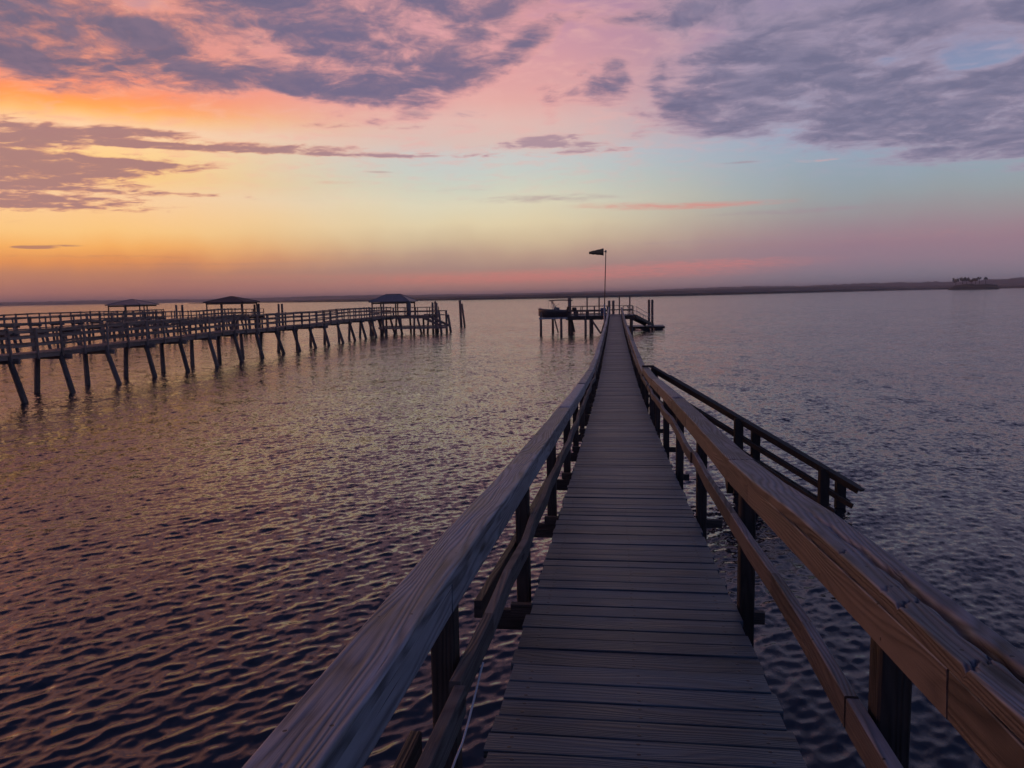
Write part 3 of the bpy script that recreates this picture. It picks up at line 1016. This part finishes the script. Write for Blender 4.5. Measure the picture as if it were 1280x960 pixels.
# rail round the platform
def small_rail(root, pts, zdeck, h, mat, step=1.5, rails=(1.0, .55), pw=.09, split=3.4):
    for a, b in zip(pts[:-1], pts[1:]):
        a, b = Vector((a[0], a[1], zdeck)), Vector((b[0], b[1], zdeck))
        L = (b - a).length
        n = max(1, round(L / step))
        for i in range(n + 1):
            p = a.lerp(b, i / n)
            s = MB()
            s.beam(p - Vector((0, 0, .15)), p + Vector((0, 0, h)), pw, pw, up=(0, 1, 0))
            s.build('post', mat, root)
        for r_ in rails:
            s = MB()
            s.beam(a + Vector((0, 0, h * r_)), b + Vector((0, 0, h * r_)), .06 if r_ < 1 else .12, .12 if r_ < 1 else .05)
            s.build('rail', mat, root)
small_rail(ph, [(-5.2, 91), (-5.2, 86.1), (-.75, 86.1)], PZ, 1.0, M['pile'], rails=(1.0, .5, .2))
small_rail(ph, [(.95, 86.1), (2.05, 86.1)], PZ, 1.0, M['pile'], step=.55)
small_rail(ph, [(-5.2, 91.1), (2.05, 91.1)], PZ, 1.0, M['pile'], rails=(1.0, .5))
# built-in bench along the rail and a small blue locker
s = MB()
s.beam((-4.3, 86.6, PZ + .45), (-2.9, 86.6, PZ + .45), .4, .05)
s.beam((-4.2, 86.6, PZ), (-4.2, 86.6, PZ + .44), .06, .35)
s.beam((-3.0, 86.6, PZ), (-3.0, 86.6, PZ + .44), .06, .35)
s.build('bench', M['pile'], ph)
s = MB()
s.beam((-1.25, 87.2, PZ + .02), (-1.25, 87.2, PZ + .75), .6, .4, up=(0, 1, 0), ch=.03)
s.beam((-1.57, 87.2, PZ + .78), (-.93, 87.2, PZ + .78), .46, .05)
tag(s.build('locker', M['blue'], None, (-1.25, 87.2, PZ + .02)), 'small blue storage locker standing on the pier head beside the windsock pole', 'locker')

# windsock on its pole beside the left rail
wz0 = DECK(75) - .5
ws = empty('windsock', (-.98, 75.0, wz0), 'olive windsock blowing from the top of a tall thin pole beside the boardwalk', 'windsock')
top = at(757.3, 314, 75.0)
s = MB()
s.tube([(-.98, 75, wz0 - 1.6), (-.96, 75, DECK(75) + 1.6)], [.085, .075], 10)
s.build('pole_sleeve', M['galv'], ws)
s = MB()
s.tube([(-.96, 75, DECK(75) + 1.0), (top.x, 75, top.z)], [.055, .04], 10)
s.build('pole', M['pile'], ws)
s = MB()
s.tube([(top.x, 75, top.z - .12), (top.x, 75, top.z + .1)], [.085, .07], 8)
s.tube([(top.x, 75, top.z - .02), (top.x - .27, 75, top.z - .05)], [.03, .03], 8)
s.build('swivel', M['galv'], ws)
hx = top.x - .22
secs = []
for t in np.linspace(0, 1, 12):
    r_ = .34 - .22 * t + .012 * math.sin(t * 19)
    secs.append([(hx - t * 1.38, 75 + math.cos(a) * r_, top.z - .06 - .06 * t + math.sin(a) * r_) for a in np.linspace(0, 2 * math.pi, 14, endpoint=False)])
s = MB()
s.loft(secs, closed=True)
s.build('sock', M['sock'], ws)
s = MB()
s.tube([(hx, 75 + math.cos(a) * .345, top.z - .06 + math.sin(a) * .345) for a in np.linspace(0, 2 * math.pi, 17)], .014, 6)
s.build('hoop', M['galv'], ws)

# boat lift and boat
BX0, BX1 = -8.2, -5.4
bl = empty('boat_lift', (-6.8, 87.5, 0), 'boat lift of dark pilings and cradle beams left of the pier head', 'boat lift')
for x, yb, zt in ((-8.2, 86.2, -1.95), (-5.85, 85.2, -2.6), (-7.2, 90.5, -1.95), (-5.3, 90.8, -.4)):
    s = MB()
    s.tube([(x, yb, -1.5), (x, yb, CAM_Z + zt)], [.15, .13], 10)
    s.build('piling', M['pile'], bl)
s = MB()
s.beam((-7.0, 90.3, CAM_Z - 2.7), (-6.55, 90.2, .05), .12, .14)
s.build('brace', M['pile'], bl)
s = MB()
s.beam((-5.05, 90.6, CAM_Z - 2.8), (-4.7, 90.6, .05), .16, .3)
s.build('brace', M['pile'], bl)
for yb in (86.1, 90.2):
    s = MB()
    s.beam((-8.4, yb, CAM_Z - 2.62), (-5.2, yb, CAM_Z - 2.62), .14, .2)
    s.build('cradle_beam', M['galv'], bl)
bt = empty('motorboat', (-6.8, 88.2, CAM_Z - 2.55), 'small dark motorboat with a flat canopy resting on the boat lift', 'boat')
secs = []
BW = 1.05
for t in np.linspace(0, 1, 15):
    x = -4.9 - t * 3.75            # stern near the platform, bow to the left
    hw = BW * (1 - max(0, (t - .55) / .45) ** 2.2 * .96)
    keel = CAM_Z - 2.70 + .32 * max(0, (t - .6) / .4) ** 2
    sheer = CAM_Z - 1.80 + .22 * t * t
    secs.append([(x, 88.2 - hw, sheer), (x, 88.2 - hw * .97, sheer - .18), (x, 88.2 - hw * .82, keel + .24), (x, 88.2 - hw * .45, keel + .09), (x, 88.2, keel),
                 (x, 88.2 + hw * .45, keel + .09), (x, 88.2 + hw * .82, keel + .24), (x, 88.2 + hw * .97, sheer - .18), (x, 88.2 + hw, sheer),
                 (x, 88.2 + hw * .9, sheer - .01), (x, 88.2 + hw * .86, sheer - .3), (x, 88.2 - hw * .86, sheer - .3), (x, 88.2 - hw * .9, sheer - .01)])
s = MB()
s.loft(secs, closed=True, caps=True)
s.build('hull', M['hull'], bt)
s = MB()
for sg in (-1, 1):
    s.tube([(q[0][0], 88.2 + sg * abs(q[0][1] - 88.2), q[0][2] + .02) for q in secs], .035, 6)
s.build('gunwale', M['hullw'], bt)
s = MB()
s.loft([[(-6.2, 87.75, CAM_Z - 2.2), (-6.2, 88.65, CAM_Z - 2.2), (-7.0, 88.65, CAM_Z - 2.2), (-7.0, 87.75, CAM_Z - 2.2)],
        [(-6.25, 87.8, CAM_Z - 1.45), (-6.25, 88.6, CAM_Z - 1.45), (-6.8, 88.6, CAM_Z - 1.4), (-6.8, 87.8, CAM_Z - 1.4)]], closed=True, smooth_=False, caps=True)
s.build('console', M['hullw'], bt)
s = MB()
s.loft([[(-6.75, 87.8, CAM_Z - 1.41), (-6.75, 88.6, CAM_Z - 1.41), (-6.79, 88.6, CAM_Z - 1.41), (-6.79, 87.8, CAM_Z - 1.41)],
        [(-6.25, 87.85, CAM_Z - 1.02), (-6.25, 88.55, CAM_Z - 1.02), (-6.29, 88.55, CAM_Z - 1.02), (-6.29, 87.85, CAM_Z - 1.02)]], closed=True, smooth_=False, caps=True)
s.build('windscreen', M['glass'], bt)
secs2 = []
for t in np.linspace(0, 1, 7):
    x = -4.75 - t * 2.65
    z_ = CAM_Z - .66 + .06 * math.sin(math.pi * t)
    secs2.append([(x, 87.3, z_ - .06), (x, 87.6, z_), (x, 88.2, z_ + .05), (x, 88.8, z_), (x, 89.1, z_ - .06), (x, 88.8, z_ - .07), (x, 87.6, z_ - .07)])
s = MB()
s.loft(secs2, closed=True, caps=True)
s.build('canopy', M['canvas'], bt)
for (x0_, x1_) in ((-5.0, -4.95), (-6.9, -7.1), (-6.4, -7.1), (-5.5, -4.95)):
    for yb in (87.35, 89.05):
        s = MB()
        s.tube([(x0_, yb, CAM_Z - 1.95), (x1_, yb, CAM_Z - .7)], .035, 6)
        s.build('canopy_frame', M['galv'], bt)
s = MB()
s.loft([[(-4.55 + dx_, 88.2 + dy_, z_) for dx_, dy_ in ((-.25, -.18), (.2, -.2), (.28, 0), (.2, .2), (-.25, .18))] for z_ in (CAM_Z - 1.9, CAM_Z - 1.6)] +
       [[(-4.55 + dx_ * .8, 88.2 + dy_ * .8, CAM_Z - 1.48) for dx_, dy_ in ((-.25, -.18), (.2, -.2), (.28, 0), (.2, .2), (-.25, .18))]], closed=True, caps=True)
s.beam((-4.5, 88.2, CAM_Z - 2.75), (-4.55, 88.2, CAM_Z - 1.9), .12, .2)
s.build('outboard_motor', M['motor'], bt)
s = MB()
s.tube([(-8.35, 88.2, CAM_Z - 1.64), (-8.5, 88.2, CAM_Z - 1.50), (-8.6, 88.2, CAM_Z - 1.64)], .05, 8)
s.tube([(-8.2, 87.9, CAM_Z - 1.62), (-8.45, 88.2, CAM_Z - 1.50), (-8.2, 88.5, CAM_Z - 1.62)], .05, 8)
s.build('bow_rail', M['galv'], bt)
s = MB()
s.tube([(-7.5, 88.9, CAM_Z - 1.8), (-7.6, 88.9, CAM_Z - .5)], .015, 6)
s.build('aerial', M['galv'], bt)

# gangway and floating dock
ga = empty('gangway', (3, 92, PZ), 'sloping gangway with thin handrails leading from the pier head down to the floating dock', 'gangway')
g0, g1 = Vector((1.9, 88.6, PZ - .05)), at(812, 405, 97.5)
gd = (g1 - g0).normalized()
gp = Vector((-gd.y, gd.x, 0)).normalized()
s = MB()
s.beam(g0, g1, 1.0, .09)
s.build('ramp', M['deck'], ga)
for sg in (-.5, .5):
    o = gp * sg
    s = MB()
    s.beam(g0 + o - Vector((0, 0, .12)), g1 + o - Vector((0, 0, .12)), .07, .32)
    s.build('side_truss', M['under'], ga)
    s = MB()
    s.tube([g0 + o + Vector((0, 0, .95)), g1 + o + Vector((0, 0, .95))], .025, 6)
    s.tube([g0 + o + Vector((0, 0, .5)), g1 + o + Vector((0, 0, .5))], .018, 6)
    for i in range(6):
        q = g0.lerp(g1, (i + .3) / 6) + o
        s.tube([q, q + Vector((0, 0, .95))], .02, 6)
    s.build('handrail', M['galv'], ga)
fd = empty('floating_dock', (4, 99, .3), 'low floating dock at the foot of the gangway right of the pier head', 'floating dock')
s = MB()
for i in range(31):
    yb = 96.2 + i * .147
    s.beam((1.6, yb, .42), (6.1, yb, .42), .14, .04, top=True)
s.build('deck', M['deck'], fd)
s = MB()
for yb in (96.25, 100.6):
    s.beam((1.55, yb, .36), (6.15, yb, .36), .08, .22, top=True)
for xb in (1.6, 6.1):
    s.beam((xb, 96.2, .36), (xb, 100.7, .36), .08, .22, top=True)
s.build('frame', M['under'], fd)
for xb in (2.1, 3.8, 5.5):
    s = MB()
    s.beam((xb, 96.5, .08), (xb, 100.4, .08), .9, .3, ch=.08)
    s.build('float', M['motor'], fd)
for xp, lab in ((811.2, 'left one of the two slim mooring pilings rising behind the floating dock'), (815.4, 'right one of the two slim mooring pilings rising behind the floating dock')):
    q = at(xp, 374.6, 101.2)
    s = MB()
    s.tube([(q.x, 101.2, -1.5), (q.x, 101.2, q.z)], [.17, .15], 10)
    tag(s.build('mooring_piling', M['pile'], None, (q.x, 101.2, -1.5)), lab, 'piling', 'mooring pilings around the docks')

# ------------------------------------------------------------------ neighbouring docks
def dock(name, label, xc, y0, y1, zrel, bents, wid, seed, rails=(1.0, .66, .33), hrail=1.15, yjit=.16, splay=.55, sag=True):
    random.seed(seed)
    zd0 = CAM_Z + zrel
    root = empty(name, (xc, y0, zd0), label, 'dock')
    zd = lambda t: zd0 + (.05 * math.sin(t * .21 + seed) + .03 * math.sin(t * .5 + seed * 2) if sag else 0)
    xw = lambda t: xc + .12 * math.sin(t * .11 + seed) + .5 * min(1, max(0, (37 - t) / 6))
    s = MB()
    t = y0
    while t < y1:
        s.beam((xw(t) - wid / 2, t, zd(t)), (xw(t) + wid / 2, t, zd(t) + random.uniform(-.006, .006)), .14, .04, top=True)
        t += .15
    s.build('deck', M['dock'], root)
    for e in (-1, 1):
        s = MB()
        for a, b in zip(bents[:-1], bents[1:]):
            s.beam((xw(a) + e * (wid / 2 - .08), a, zd(a) - .045), (xw(b) + e * (wid / 2 - .08), b, zd(b) - .045), .06, .2, top=True)
        s.build('stringer', M['dock'], root)
    pys = []
    for a, b in zip(bents[:-1], bents[1:]):
        pys += [a, (a + b) / 2]
    pys.append(bents[-1])
    for e in (-1, 1):
        for t in pys:
            s = MB()
            xx = xw(t) + e * (wid / 2 + .03)
            ln = random.uniform(-.05, .05)
            s.beam((xx, t, zd(t) - .3), (xx + ln, t + random.uniform(-.06, .06), zd(t) + hrail + random.uniform(-.02, .1)), .10, .10, up=(0, 1, 0))
            s.build('post', M['dock'], root)
        for a, b in zip(bents[:-1], bents[1:]):
            s = MB()
            for r_ in rails:
                xa, xb = xw(a) + e * (wid / 2 - .05), xw(b) + e * (wid / 2 - .05)
                j0, j1 = random.uniform(-.04, .04), random.uniform(-.04, .04)
                if r_ == 1.0:
                    s.beam((xa, a, zd(a) + hrail + j0 * .6), (xb, b, zd(b) + hrail + j1 * .6), .14, .045)
                    s.beam((xa, a, zd(a) + hrail - .09 + j0 * .6), (xb, b, zd(b) + hrail - .09 + j1 * .6), .04, .08)
                else:
                    s.beam((xa, a, zd(a) + hrail * r_ + j0), (xb, b, zd(b) + hrail * r_ + j1), .04, .11)
            s.build('rail', M['dock'], root)
    for i, t in enumerate(bents):
        s = MB()
        zc = zd(t) - .3 - random.choice((0, 0, .06))
        ex = random.choice((.15, .3, .3, .42))
        s.beam((xw(t) - wid / 2 - .25, t + .15, zc), (xw(t) + wid / 2 + ex, t + .15, zc), .09, .26)
        s.build('cross_beam', M['dock'], root)
        for e in (-1, 1):
            sp = splay * random.uniform(.75, 1.25) * (1 if e > 0 else random.choice((.15, .3, -.1)))
            s = MB()
            xb = xw(t) + e * (wid / 2 - .12)
            dyj = random.uniform(-yjit, yjit) * .7
            s.tube([(xb + e * sp * 1.25, t + dyj * 1.3, -.9), (xb + e * sp, t + dyj, 0.0), (xb, t, zd(t) - .1)], [.15, .145, .13], 10)
            s.build('piling', M['pile'], root)
    return root, zd


def gazebo(root_label, xc, yc, wx, wy, zdeck, zeave, zpeak, ridge, mat, posts, name='gazebo', extra=None):
    root = empty(name, (xc, yc, zdeck), root_label, 'gazebo', 'roofed shelters at the ends of the docks')
    hx_, hy_ = wx / 2, wy / 2
    s = MB()
    pts = [(xc - hx_, yc - hy_, zeave), (xc + hx_, yc - hy_, zeave), (xc + hx_, yc + hy_, zeave), (xc - hx_, yc + hy_, zeave),
           (xc - ridge / 2, yc, zpeak), (xc + ridge / 2, yc, zpeak),
           (xc - hx_, yc - hy_, zeave - .12), (xc + hx_, yc - hy_, zeave - .12), (xc + hx_, yc + hy_, zeave - .12), (xc - hx_, yc + hy_, zeave - .12)]
    s.poly(pts, [(0, 1, 5, 4), (1, 2, 5), (2, 3, 4, 5), (3, 0, 4), (6, 7, 1, 0), (7, 8, 2, 1), (8, 9, 3, 2), (9, 6, 0, 3), (9, 8, 7, 6)])
    rf = s.build('roof', mat, root)
    s = MB()
    for q in range(4):
        s.tube([pts[q], pts[4 if q in (0, 3) else 5]], .05, 6)
    s.tube([pts[4], pts[5]], .06, 6)
    s.build('ridge_cap', mat, rf)
    for (fx, fy) in posts:
        s = MB()
        x_, y_ = xc + fx * (hx_ - .35), yc + fy * (hy_ - .35)
        s.beam((x_, y_, zdeck - .2), (x_, y_, zeave - .1), .15, .15, up=(0, 1, 0))
        s.build('post', M['pile'], root)
    s = MB()
    for fy in (-1, 1):
        s.beam((xc - hx_ + .3, yc + fy * (hy_ - .35), zeave - .24), (xc + hx_ - .3, yc + fy * (hy_ - .35), zeave - .24), .08, .2)
    s.build('header', M['pile'], root)
    return root


def head(root, x0, x1, y0, y1, zd, npx, h=1.0, skip=None):
    """platform at a dock's end, added to the dock as parts"""
    s = MB()
    t = y0
    while t < y1:
        s.beam((x0, t, zd), (x1, t, zd), .14, .04, top=True)
        t += .16
    s.build('platform_deck', M['dock'], root)
    for yb in (y0 + .1, y1 - .1):
        s = MB()
        s.beam((x0 - .1, yb, zd - .05), (x1 + .1, yb, zd - .05), .12, .3, top=True)
        s.build('cross_beam', M['dock'], root)
    for i in range(npx):
        for yb in (y0 + .2, y1 - .2):
            x_ = x0 + (x1 - x0) * (i + .15) / (npx - .7)
            s = MB()
            s.tube([(x_ + random.uniform(-.25, .25), yb, -1), (x_, yb, zd - .1)], [.15, .13], 8)
            s.build('piling', M['pile'], root)
    small_rail(root, [(x0 + .05, y0 + .05), (x1 - .05, y0 + .05), (x1 - .05, y1 - .05), (x0 + .05, y1 - .05)], zd, h, M['dock'], step=1.6, rails=(1.0, .5))


bA = [24.6 + 3.66 * i for i in range(20)]
dA_, zA = dock('dock', 'nearest neighbouring dock of brown timber on splayed pilings, reaching in from left', -28.75, 24.6, bA[-1], -2.28, bA, 1.5, 3)
random.seed(21)
zdA = CAM_Z - 2.28
head(dA_, -30.6, -22.8, 94.0, 99.0, zdA, 5)
gazebo('shelter with a blue-grey metal roof and flat ridge, rightmost and nearest of the dock shelters', at(492, 380, 96.6).x, 96.6, 5.25, 4.4, zdA, CAM_Z - .42, CAM_Z + .45, 1.9, M['metal_roof'],
       [(-1, -1), (-.35, -1), (.35, -1), (1, -1), (-1, 1), (0, 1), (1, 1)])
# lower landing, stair and braces of the near dock's head
s = MB()
t = 93.0
while t < 95.6:
    s.beam((-29.0, t, .95), (-20.6, t, .95), .14, .05, top=True)
    t += .16
s.beam((-29.2, 93.0, .88), (-20.4, 93.0, .88), .1, .26, top=True)
s.build('lower_landing', M['dock'], dA_)
for xs_ in (-24.3, -23.2):
    s = MB()
    s.beam((xs_, 94.6, zdA - .05), (xs_ + 2.9, 93.6, .95), .08, .3)
    s.build('stair_stringer', M['dock'], dA_)
for i in range(7):
    f = (i + .5) / 7
    s = MB()
    s.beam((-24.3 + 2.9 * f, 94.6 - f, zdA - .05 - (zdA - 1.0) * f), (-23.2 + 2.9 * f, 94.6 - f, zdA - .05 - (zdA - 1.0) * f), .28, .05)
    s.build('stair_tread', M['dock'], dA_)
for xp, yt, yb in ((462.5, 408, 93.2), (475, 409, 93.2), (500, 409, 93.5), (524, 409, 93.4)):
    q = at(xp, yt, yb)
    s = MB()
    s.tube([(q.x + .5, yb, -1), (q.x - .2, yb, zdA - .2)], [.15, .13], 8)
    s.build('brace', M['pile'], dA_)
for xp, ytop, dd, lean in ((540.5, 378, 97, 0), (544, 376.5, 99, 0), (545.5, 378.5, 95, .0), (548.5, 389, 93, .35), (557.5, 388, 97, .05), (560, 393, 97, .45)):
    q = at(xp, ytop, dd)
    s = MB()
    s.tube([(q.x + lean, dd, -1), (q.x, dd, q.z)], [.16, .14], 8)
    s.build('mooring_post', M['pile'], dA_)
q0, q1 = at(547, 388.3, 97), at(559, 388.3, 97)
s = MB()
s.beam(q0, q1, .1, .12)
q0, q1 = at(530, 393, 98), at(556, 393.5, 98)
s.beam(q0, q1, .08, .12)
s.build('rail', M['dock'], dA_)
q = at(513, 382, 95)
s = MB()
s.beam((q.x - .2, 94.9, zdA + .02), (q.x - .2, 94.9, zdA + 1.75), .5, .4, up=(0, 1, 0), ch=.05)
tag(s.build('cabinet', M['metal_roof'], None, (q.x - .2, 94.9, zdA)), 'tall blue-grey cabinet standing under the nearest dock shelter', 'cabinet')

bB = [56 + 3.7 * i for i in range(13)]
dB_, zB = dock('dock', 'middle neighbouring dock, seen through the rails of the nearest one', -51.6, 56, bB[-1], -2.22, bB, 1.4, 5, rails=(1.0, .52))
random.seed(22)
zdB = CAM_Z - 2.22
head(dB_, at(290, 380, 103).x - 3.1, at(290, 380, 103).x + 3.3, 100.5, 106, zdB, 4)
gazebo('hip-roofed shelter with a dark brown pointed roof, middle one of the dock shelters', at(290, 380, 103.5).x, 103.5, 6.0, 5.0, zdB, CAM_Z - .14, CAM_Z + .62, .5, M['brown_roof'],
       [(-1, -1), (-.2, -1), (.12, 1), (1, -1), (-1, 1), (1, 1)])
bC = [78 + 3.7 * i for i in range(10)]
dC_, zC = dock('dock', 'farthest neighbouring dock, whose top rail runs in line below the far shore', -70.0, 78, bC[-1], -2.25, bC, 1.4, 8, rails=(1.0, .52))
random.seed(23)
zdC = CAM_Z - 2.25
head(dC_, at(165, 380, 112).x - 3.2, at(165, 380, 112).x + 3.4, 109.5, 114.5, zdC, 4)
gazebo('hip-roofed shelter with a low blue-grey roof, leftmost and farthest of the dock shelters', at(165.5, 380, 112).x, 112, 5.9, 5.0, zdC, CAM_Z - .28, CAM_Z + .50, .6, M['metal_roof'],
       [(-1, -1), (.05, -1), (.4, 1), (1, -1), (-1, 1), (.2, 1)])

for xp, yt, dd, r_, ln, lab in (
        (574.8, 375.5, 116, .19, .15, 'tall upright piling standing in open water past the end of the nearest dock'),
        (577.2, 379.5, 115.5, .15, .5, 'thinner leaning piling against the tall one past the end of the nearest dock'),
        (348, 380, 112, .15, 0, 'left piling of the pair a little right of the brown-roofed middle shelter'),
        (352.3, 379.8, 112, .16, 0, 'right piling of the pair a little right of the brown-roofed middle shelter'),
        (318, 380.5, 106, .15, 0, 'left one of two pilings close against the right side of the middle shelter'),
        (323, 379.5, 106, .17, 0, 'right one of two pilings close against the right side of the middle shelter'),
        (220, 381, 110, .15, 0, 'left piling of the pair standing midway between the two left shelters'),
        (227.5, 381, 110, .16, 0, 'right piling of the pair standing midway between the two left shelters')):
    q = at(xp, yt, dd)
    s = MB()
    s.tube([(q.x + ln, dd, -1.2), (q.x, dd, q.z)], [r_ * 1.1, r_], 10)
    tag(s.build('mooring_piling', M['pile'], None, (q.x + ln, dd, -1.2)), lab, 'piling', 'mooring pilings around the docks')

# ------------------------------------------------------------------ far shore
def shore(name, pts, hgt, rough_, mat, depth, step, label, cat, kind, seed):
    g = np.random.default_rng(seed)
    P_ = np.array(pts, float)
    seg = np.concatenate([[0], np.cumsum(np.hypot(*np.diff(P_[:, :2], axis=0).T))])
    n = int(seg[-1] / step)
    t = np.linspace(0, seg[-1], n)
    x, yv, hs = (np.interp(t, seg, P_[:, i]) for i in range(3))
    h = hs * (1 + 0)
    nz = np.zeros(n)
    for lam, a in ((900, .5), (300, .5), (110, .6), (45, .6), (18, .45)):
        lam = max(lam, step * 2.5)
        for _ in range(3):
            nz += a * np.sin(t * 2 * np.pi / (lam * g.uniform(.7, 1.4)) + g.uniform(0, 6.28)) / 3
    nz += g.normal(0, .35, n)
    h = np.maximum(hs * (1 + rough_ * nz), hs * .35)
    tx, ty = np.gradient(x), np.gradient(yv)
    ln = np.hypot(tx, ty)
    ox, oy = -ty / ln, tx / ln
    sgn = np.where(ox * x + oy * yv > 0, 1, -1)
    ox, oy = ox * sgn, oy * sgn
    secs = []
    for i in range(n):
        secs.append([(x[i], yv[i], -.6), (x[i], yv[i], h[i] * .45), (x[i] + ox[i] * depth * .06, yv[i] + oy[i] * depth * .06, h[i] * .85),
                     (x[i] + ox[i] * depth * .2, yv[i] + oy[i] * depth * .2, h[i]), (x[i] + ox[i] * depth, yv[i] + oy[i] * depth, h[i] * .9), (x[i] + ox[i] * depth, yv[i] + oy[i] * depth, -1)])
    s = MB()
    s.loft(secs, smooth_=False)
    return tag(s.build(name, mat, None, (0, 1000, 0)), label, cat, kind=kind)


def far(px, dist):
    a = math.radians(azel(px, 370)[0])
    return math.sin(a) * dist, math.cos(a) * dist


def line(lst):
    return [far(px, d) + (h,) for px, d, h in lst]


shore('marsh', line([(235, 1900, 2.2), (330, 1500, 3.0), (430, 1150, 4.2), (560, 1000, 4.9), (700, 960, 5.4), (860, 1020, 6.0), (1000, 1350, 8.0), (1090, 1750, 11), (1150, 2000, 9), (1250, 2050, 8), (1420, 2000, 9), (1700, 1800, 8)]),
      1, .05, M['marsh'], 260, 9, 'low dark marsh shore along the far side of the water', 'marsh', 'structure', 3)
shore('far_treeline', line([(-420, 4600, 14), (0, 4700, 19), (130, 4700, 21), (250, 4600, 17), (420, 4300, 22), (620, 4000, 15), (800, 3900, 19), (900, 3900, 27), (1020, 3900, 26), (1090, 3900, 33), (1180, 3900, 30), (1280, 3800, 40), (1500, 3600, 34)]),
      1, .07, M['wood_far'], 500, 16, 'pale far line of woods behind the marsh', 'woods', 'stuff', 4)

# low wooded islet near the right edge, with a few tall bare-stemmed trees on it
ISD = 1480.0
ix0, iy0 = far(1186, ISD)
ix1, iy1 = far(1247, ISD)
shore('islet', line([(1184, ISD, .8), (1187, ISD, 4.5), (1192, ISD, 7.5), (1200, ISD, 8.8), (1215, ISD, 9.6), (1228, ISD, 8.9), (1236, ISD, 8.2), (1246, ISD, 6.5), (1249, ISD, .8)]), 1, .10, M['leaf'], 40, 2,
      'small wooded islet near the right edge of the far shore', 'islet', 'structure', 9)


def tree(px, ytop, wpx, label, flat=.6):
    z = at(px, ytop, 1.0)
    X_, Y_ = far(px, ISD + 14)
    dist = math.hypot(X_, Y_)
    h = CAM_Z + (horizon(px) - ytop) * dist / F_PX
    r_ = wpx * dist / F_PX / 2
    root = empty('tree', (X_, Y_, 3.0), label, 'tree', 'trees on the islet')
    s = MB()
    lean = random.uniform(-1, 1)
    cz = h - r_ * flat
    s.tube([(X_, Y_, 3), (X_ + lean * .5, Y_, (cz + 3) / 2), (X_ + lean, Y_, cz)], [.45, .38, .25], 7)
    for q in range(4):
        a = random.uniform(0, 6.28)
        s.tube([(X_ + lean, Y_, cz - r_ * .3), (X_ + lean + math.cos(a) * r_ * .7, Y_ + math.sin(a) * r_ * .7, cz + random.uniform(-.1, .4) * r_ * flat)], [.2, .08], 5)
    s.build('trunk', M['bark'], root)
    s = MB()
    for q in range(300):
        a, e = random.uniform(0, 6.28), random.uniform(-1, 1)
        rr_ = r_ * random.uniform(.3, 1) ** .6
        c = Vector((X_ + lean + math.cos(a) * rr_, Y_ + math.sin(a) * rr_, cz + e * r_ * flat * (1.1 - rr_ / r_ * .5) + math.sin(a * 2 + lean * 5) * r_ * .3 - rr_ * .25))
        d1 = Vector((random.gauss(0, 1), random.gauss(0, 1), random.gauss(0, .6))).normalized() * random.uniform(.5, 1.0)
        d2 = d1.cross(Vector((random.gauss(0, 1), random.gauss(0, 1), random.gauss(0, 1)))).normalized() * random.uniform(.45, .85)
        s.poly([tuple(c - d1), tuple(c + d2), tuple(c + d1), tuple(c - d2)], [(0, 1, 2, 3)])
    s.build('crown', M['leaf'], root)


random.seed(31)
for px, yt, w, lab in ((1194.5, 349.0, 6.5, 'leftmost broad-crowned tree on the islet'),
                       (1202.5, 348.2, 6, 'tree with a wide flat crown next to the leftmost one on the islet'),
                       (1208.0, 348.6, 5, 'tree whose crown meets the gap in the middle of the islet'),
                       (1213.5, 349.2, 6, 'tree with a low spreading crown just right of the gap on the islet'),
                       (1218.5, 349.3, 4, 'small tree at the end of the middle clump on the islet'),
                       (1223.8, 348.2, 3.2, 'slim tall tree standing apart, second from the right on the islet'),
                       (1231.2, 348.3, 3.2, 'rightmost slim tree on the islet')):
    tree(px, yt, w, lab)

# ------------------------------------------------------------------ haze
HAZE = 0.0002
if HAZE > 0:
    s = MB()
    a, h0, h1 = 9000, -2.5, 46
    pts = [(-a, -a, h0), (a, -a, h0), (a, a, h0), (-a, a, h0), (-a, -a, h1), (a, -a, h1), (a, a, h1), (-a, a, h1)]
    s.poly(pts, [(3, 2, 1, 0), (4, 5, 6, 7), (0, 1, 5, 4), (1, 2, 6, 5), (2, 3, 7, 6), (3, 0, 4, 7)])
    hm, b = new_mat('haze_air')
    out = [n for n in V.nt.nodes if n.type == 'OUTPUT_MATERIAL'][0]
    V.nt.nodes.remove(b)
    pv = V.nt.nodes.new('ShaderNodeVolumePrincipled')
    pv.inputs['Color'].default_value = (.82, .8, .86, 1)
    pv.inputs['Density'].default_value = HAZE
    pv.inputs['Anisotropy'].default_value = .2
    V.nt.links.new(pv.outputs[0], out.inputs['Volume'])
    tag(s.build('haze', hm, None, (0, 0, 0)), 'thin evening haze over the water', 'haze', kind='stuff')

for o in COL.objects:
    if '_w' in o:
        del o['_w']

# ------------------------------------------------------------------ render settings
vs_ = scene.view_settings
vs_.view_transform = 'Standard'
vs_.look = 'None'
vs_.exposure = 0.22
vs_.gamma = 1
scene.render.engine = 'CYCLES'
cy = scene.cycles
cy.max_bounces = 5
cy.diffuse_bounces = 2
cy.glossy_bounces = 4
cy.transmission_bounces = 2
cy.volume_bounces = 1
cy.use_denoising = True
cy.denoiser = 'OPENIMAGEDENOISE'
cy.use_adaptive_sampling = True
cy.adaptive_threshold = 0.015
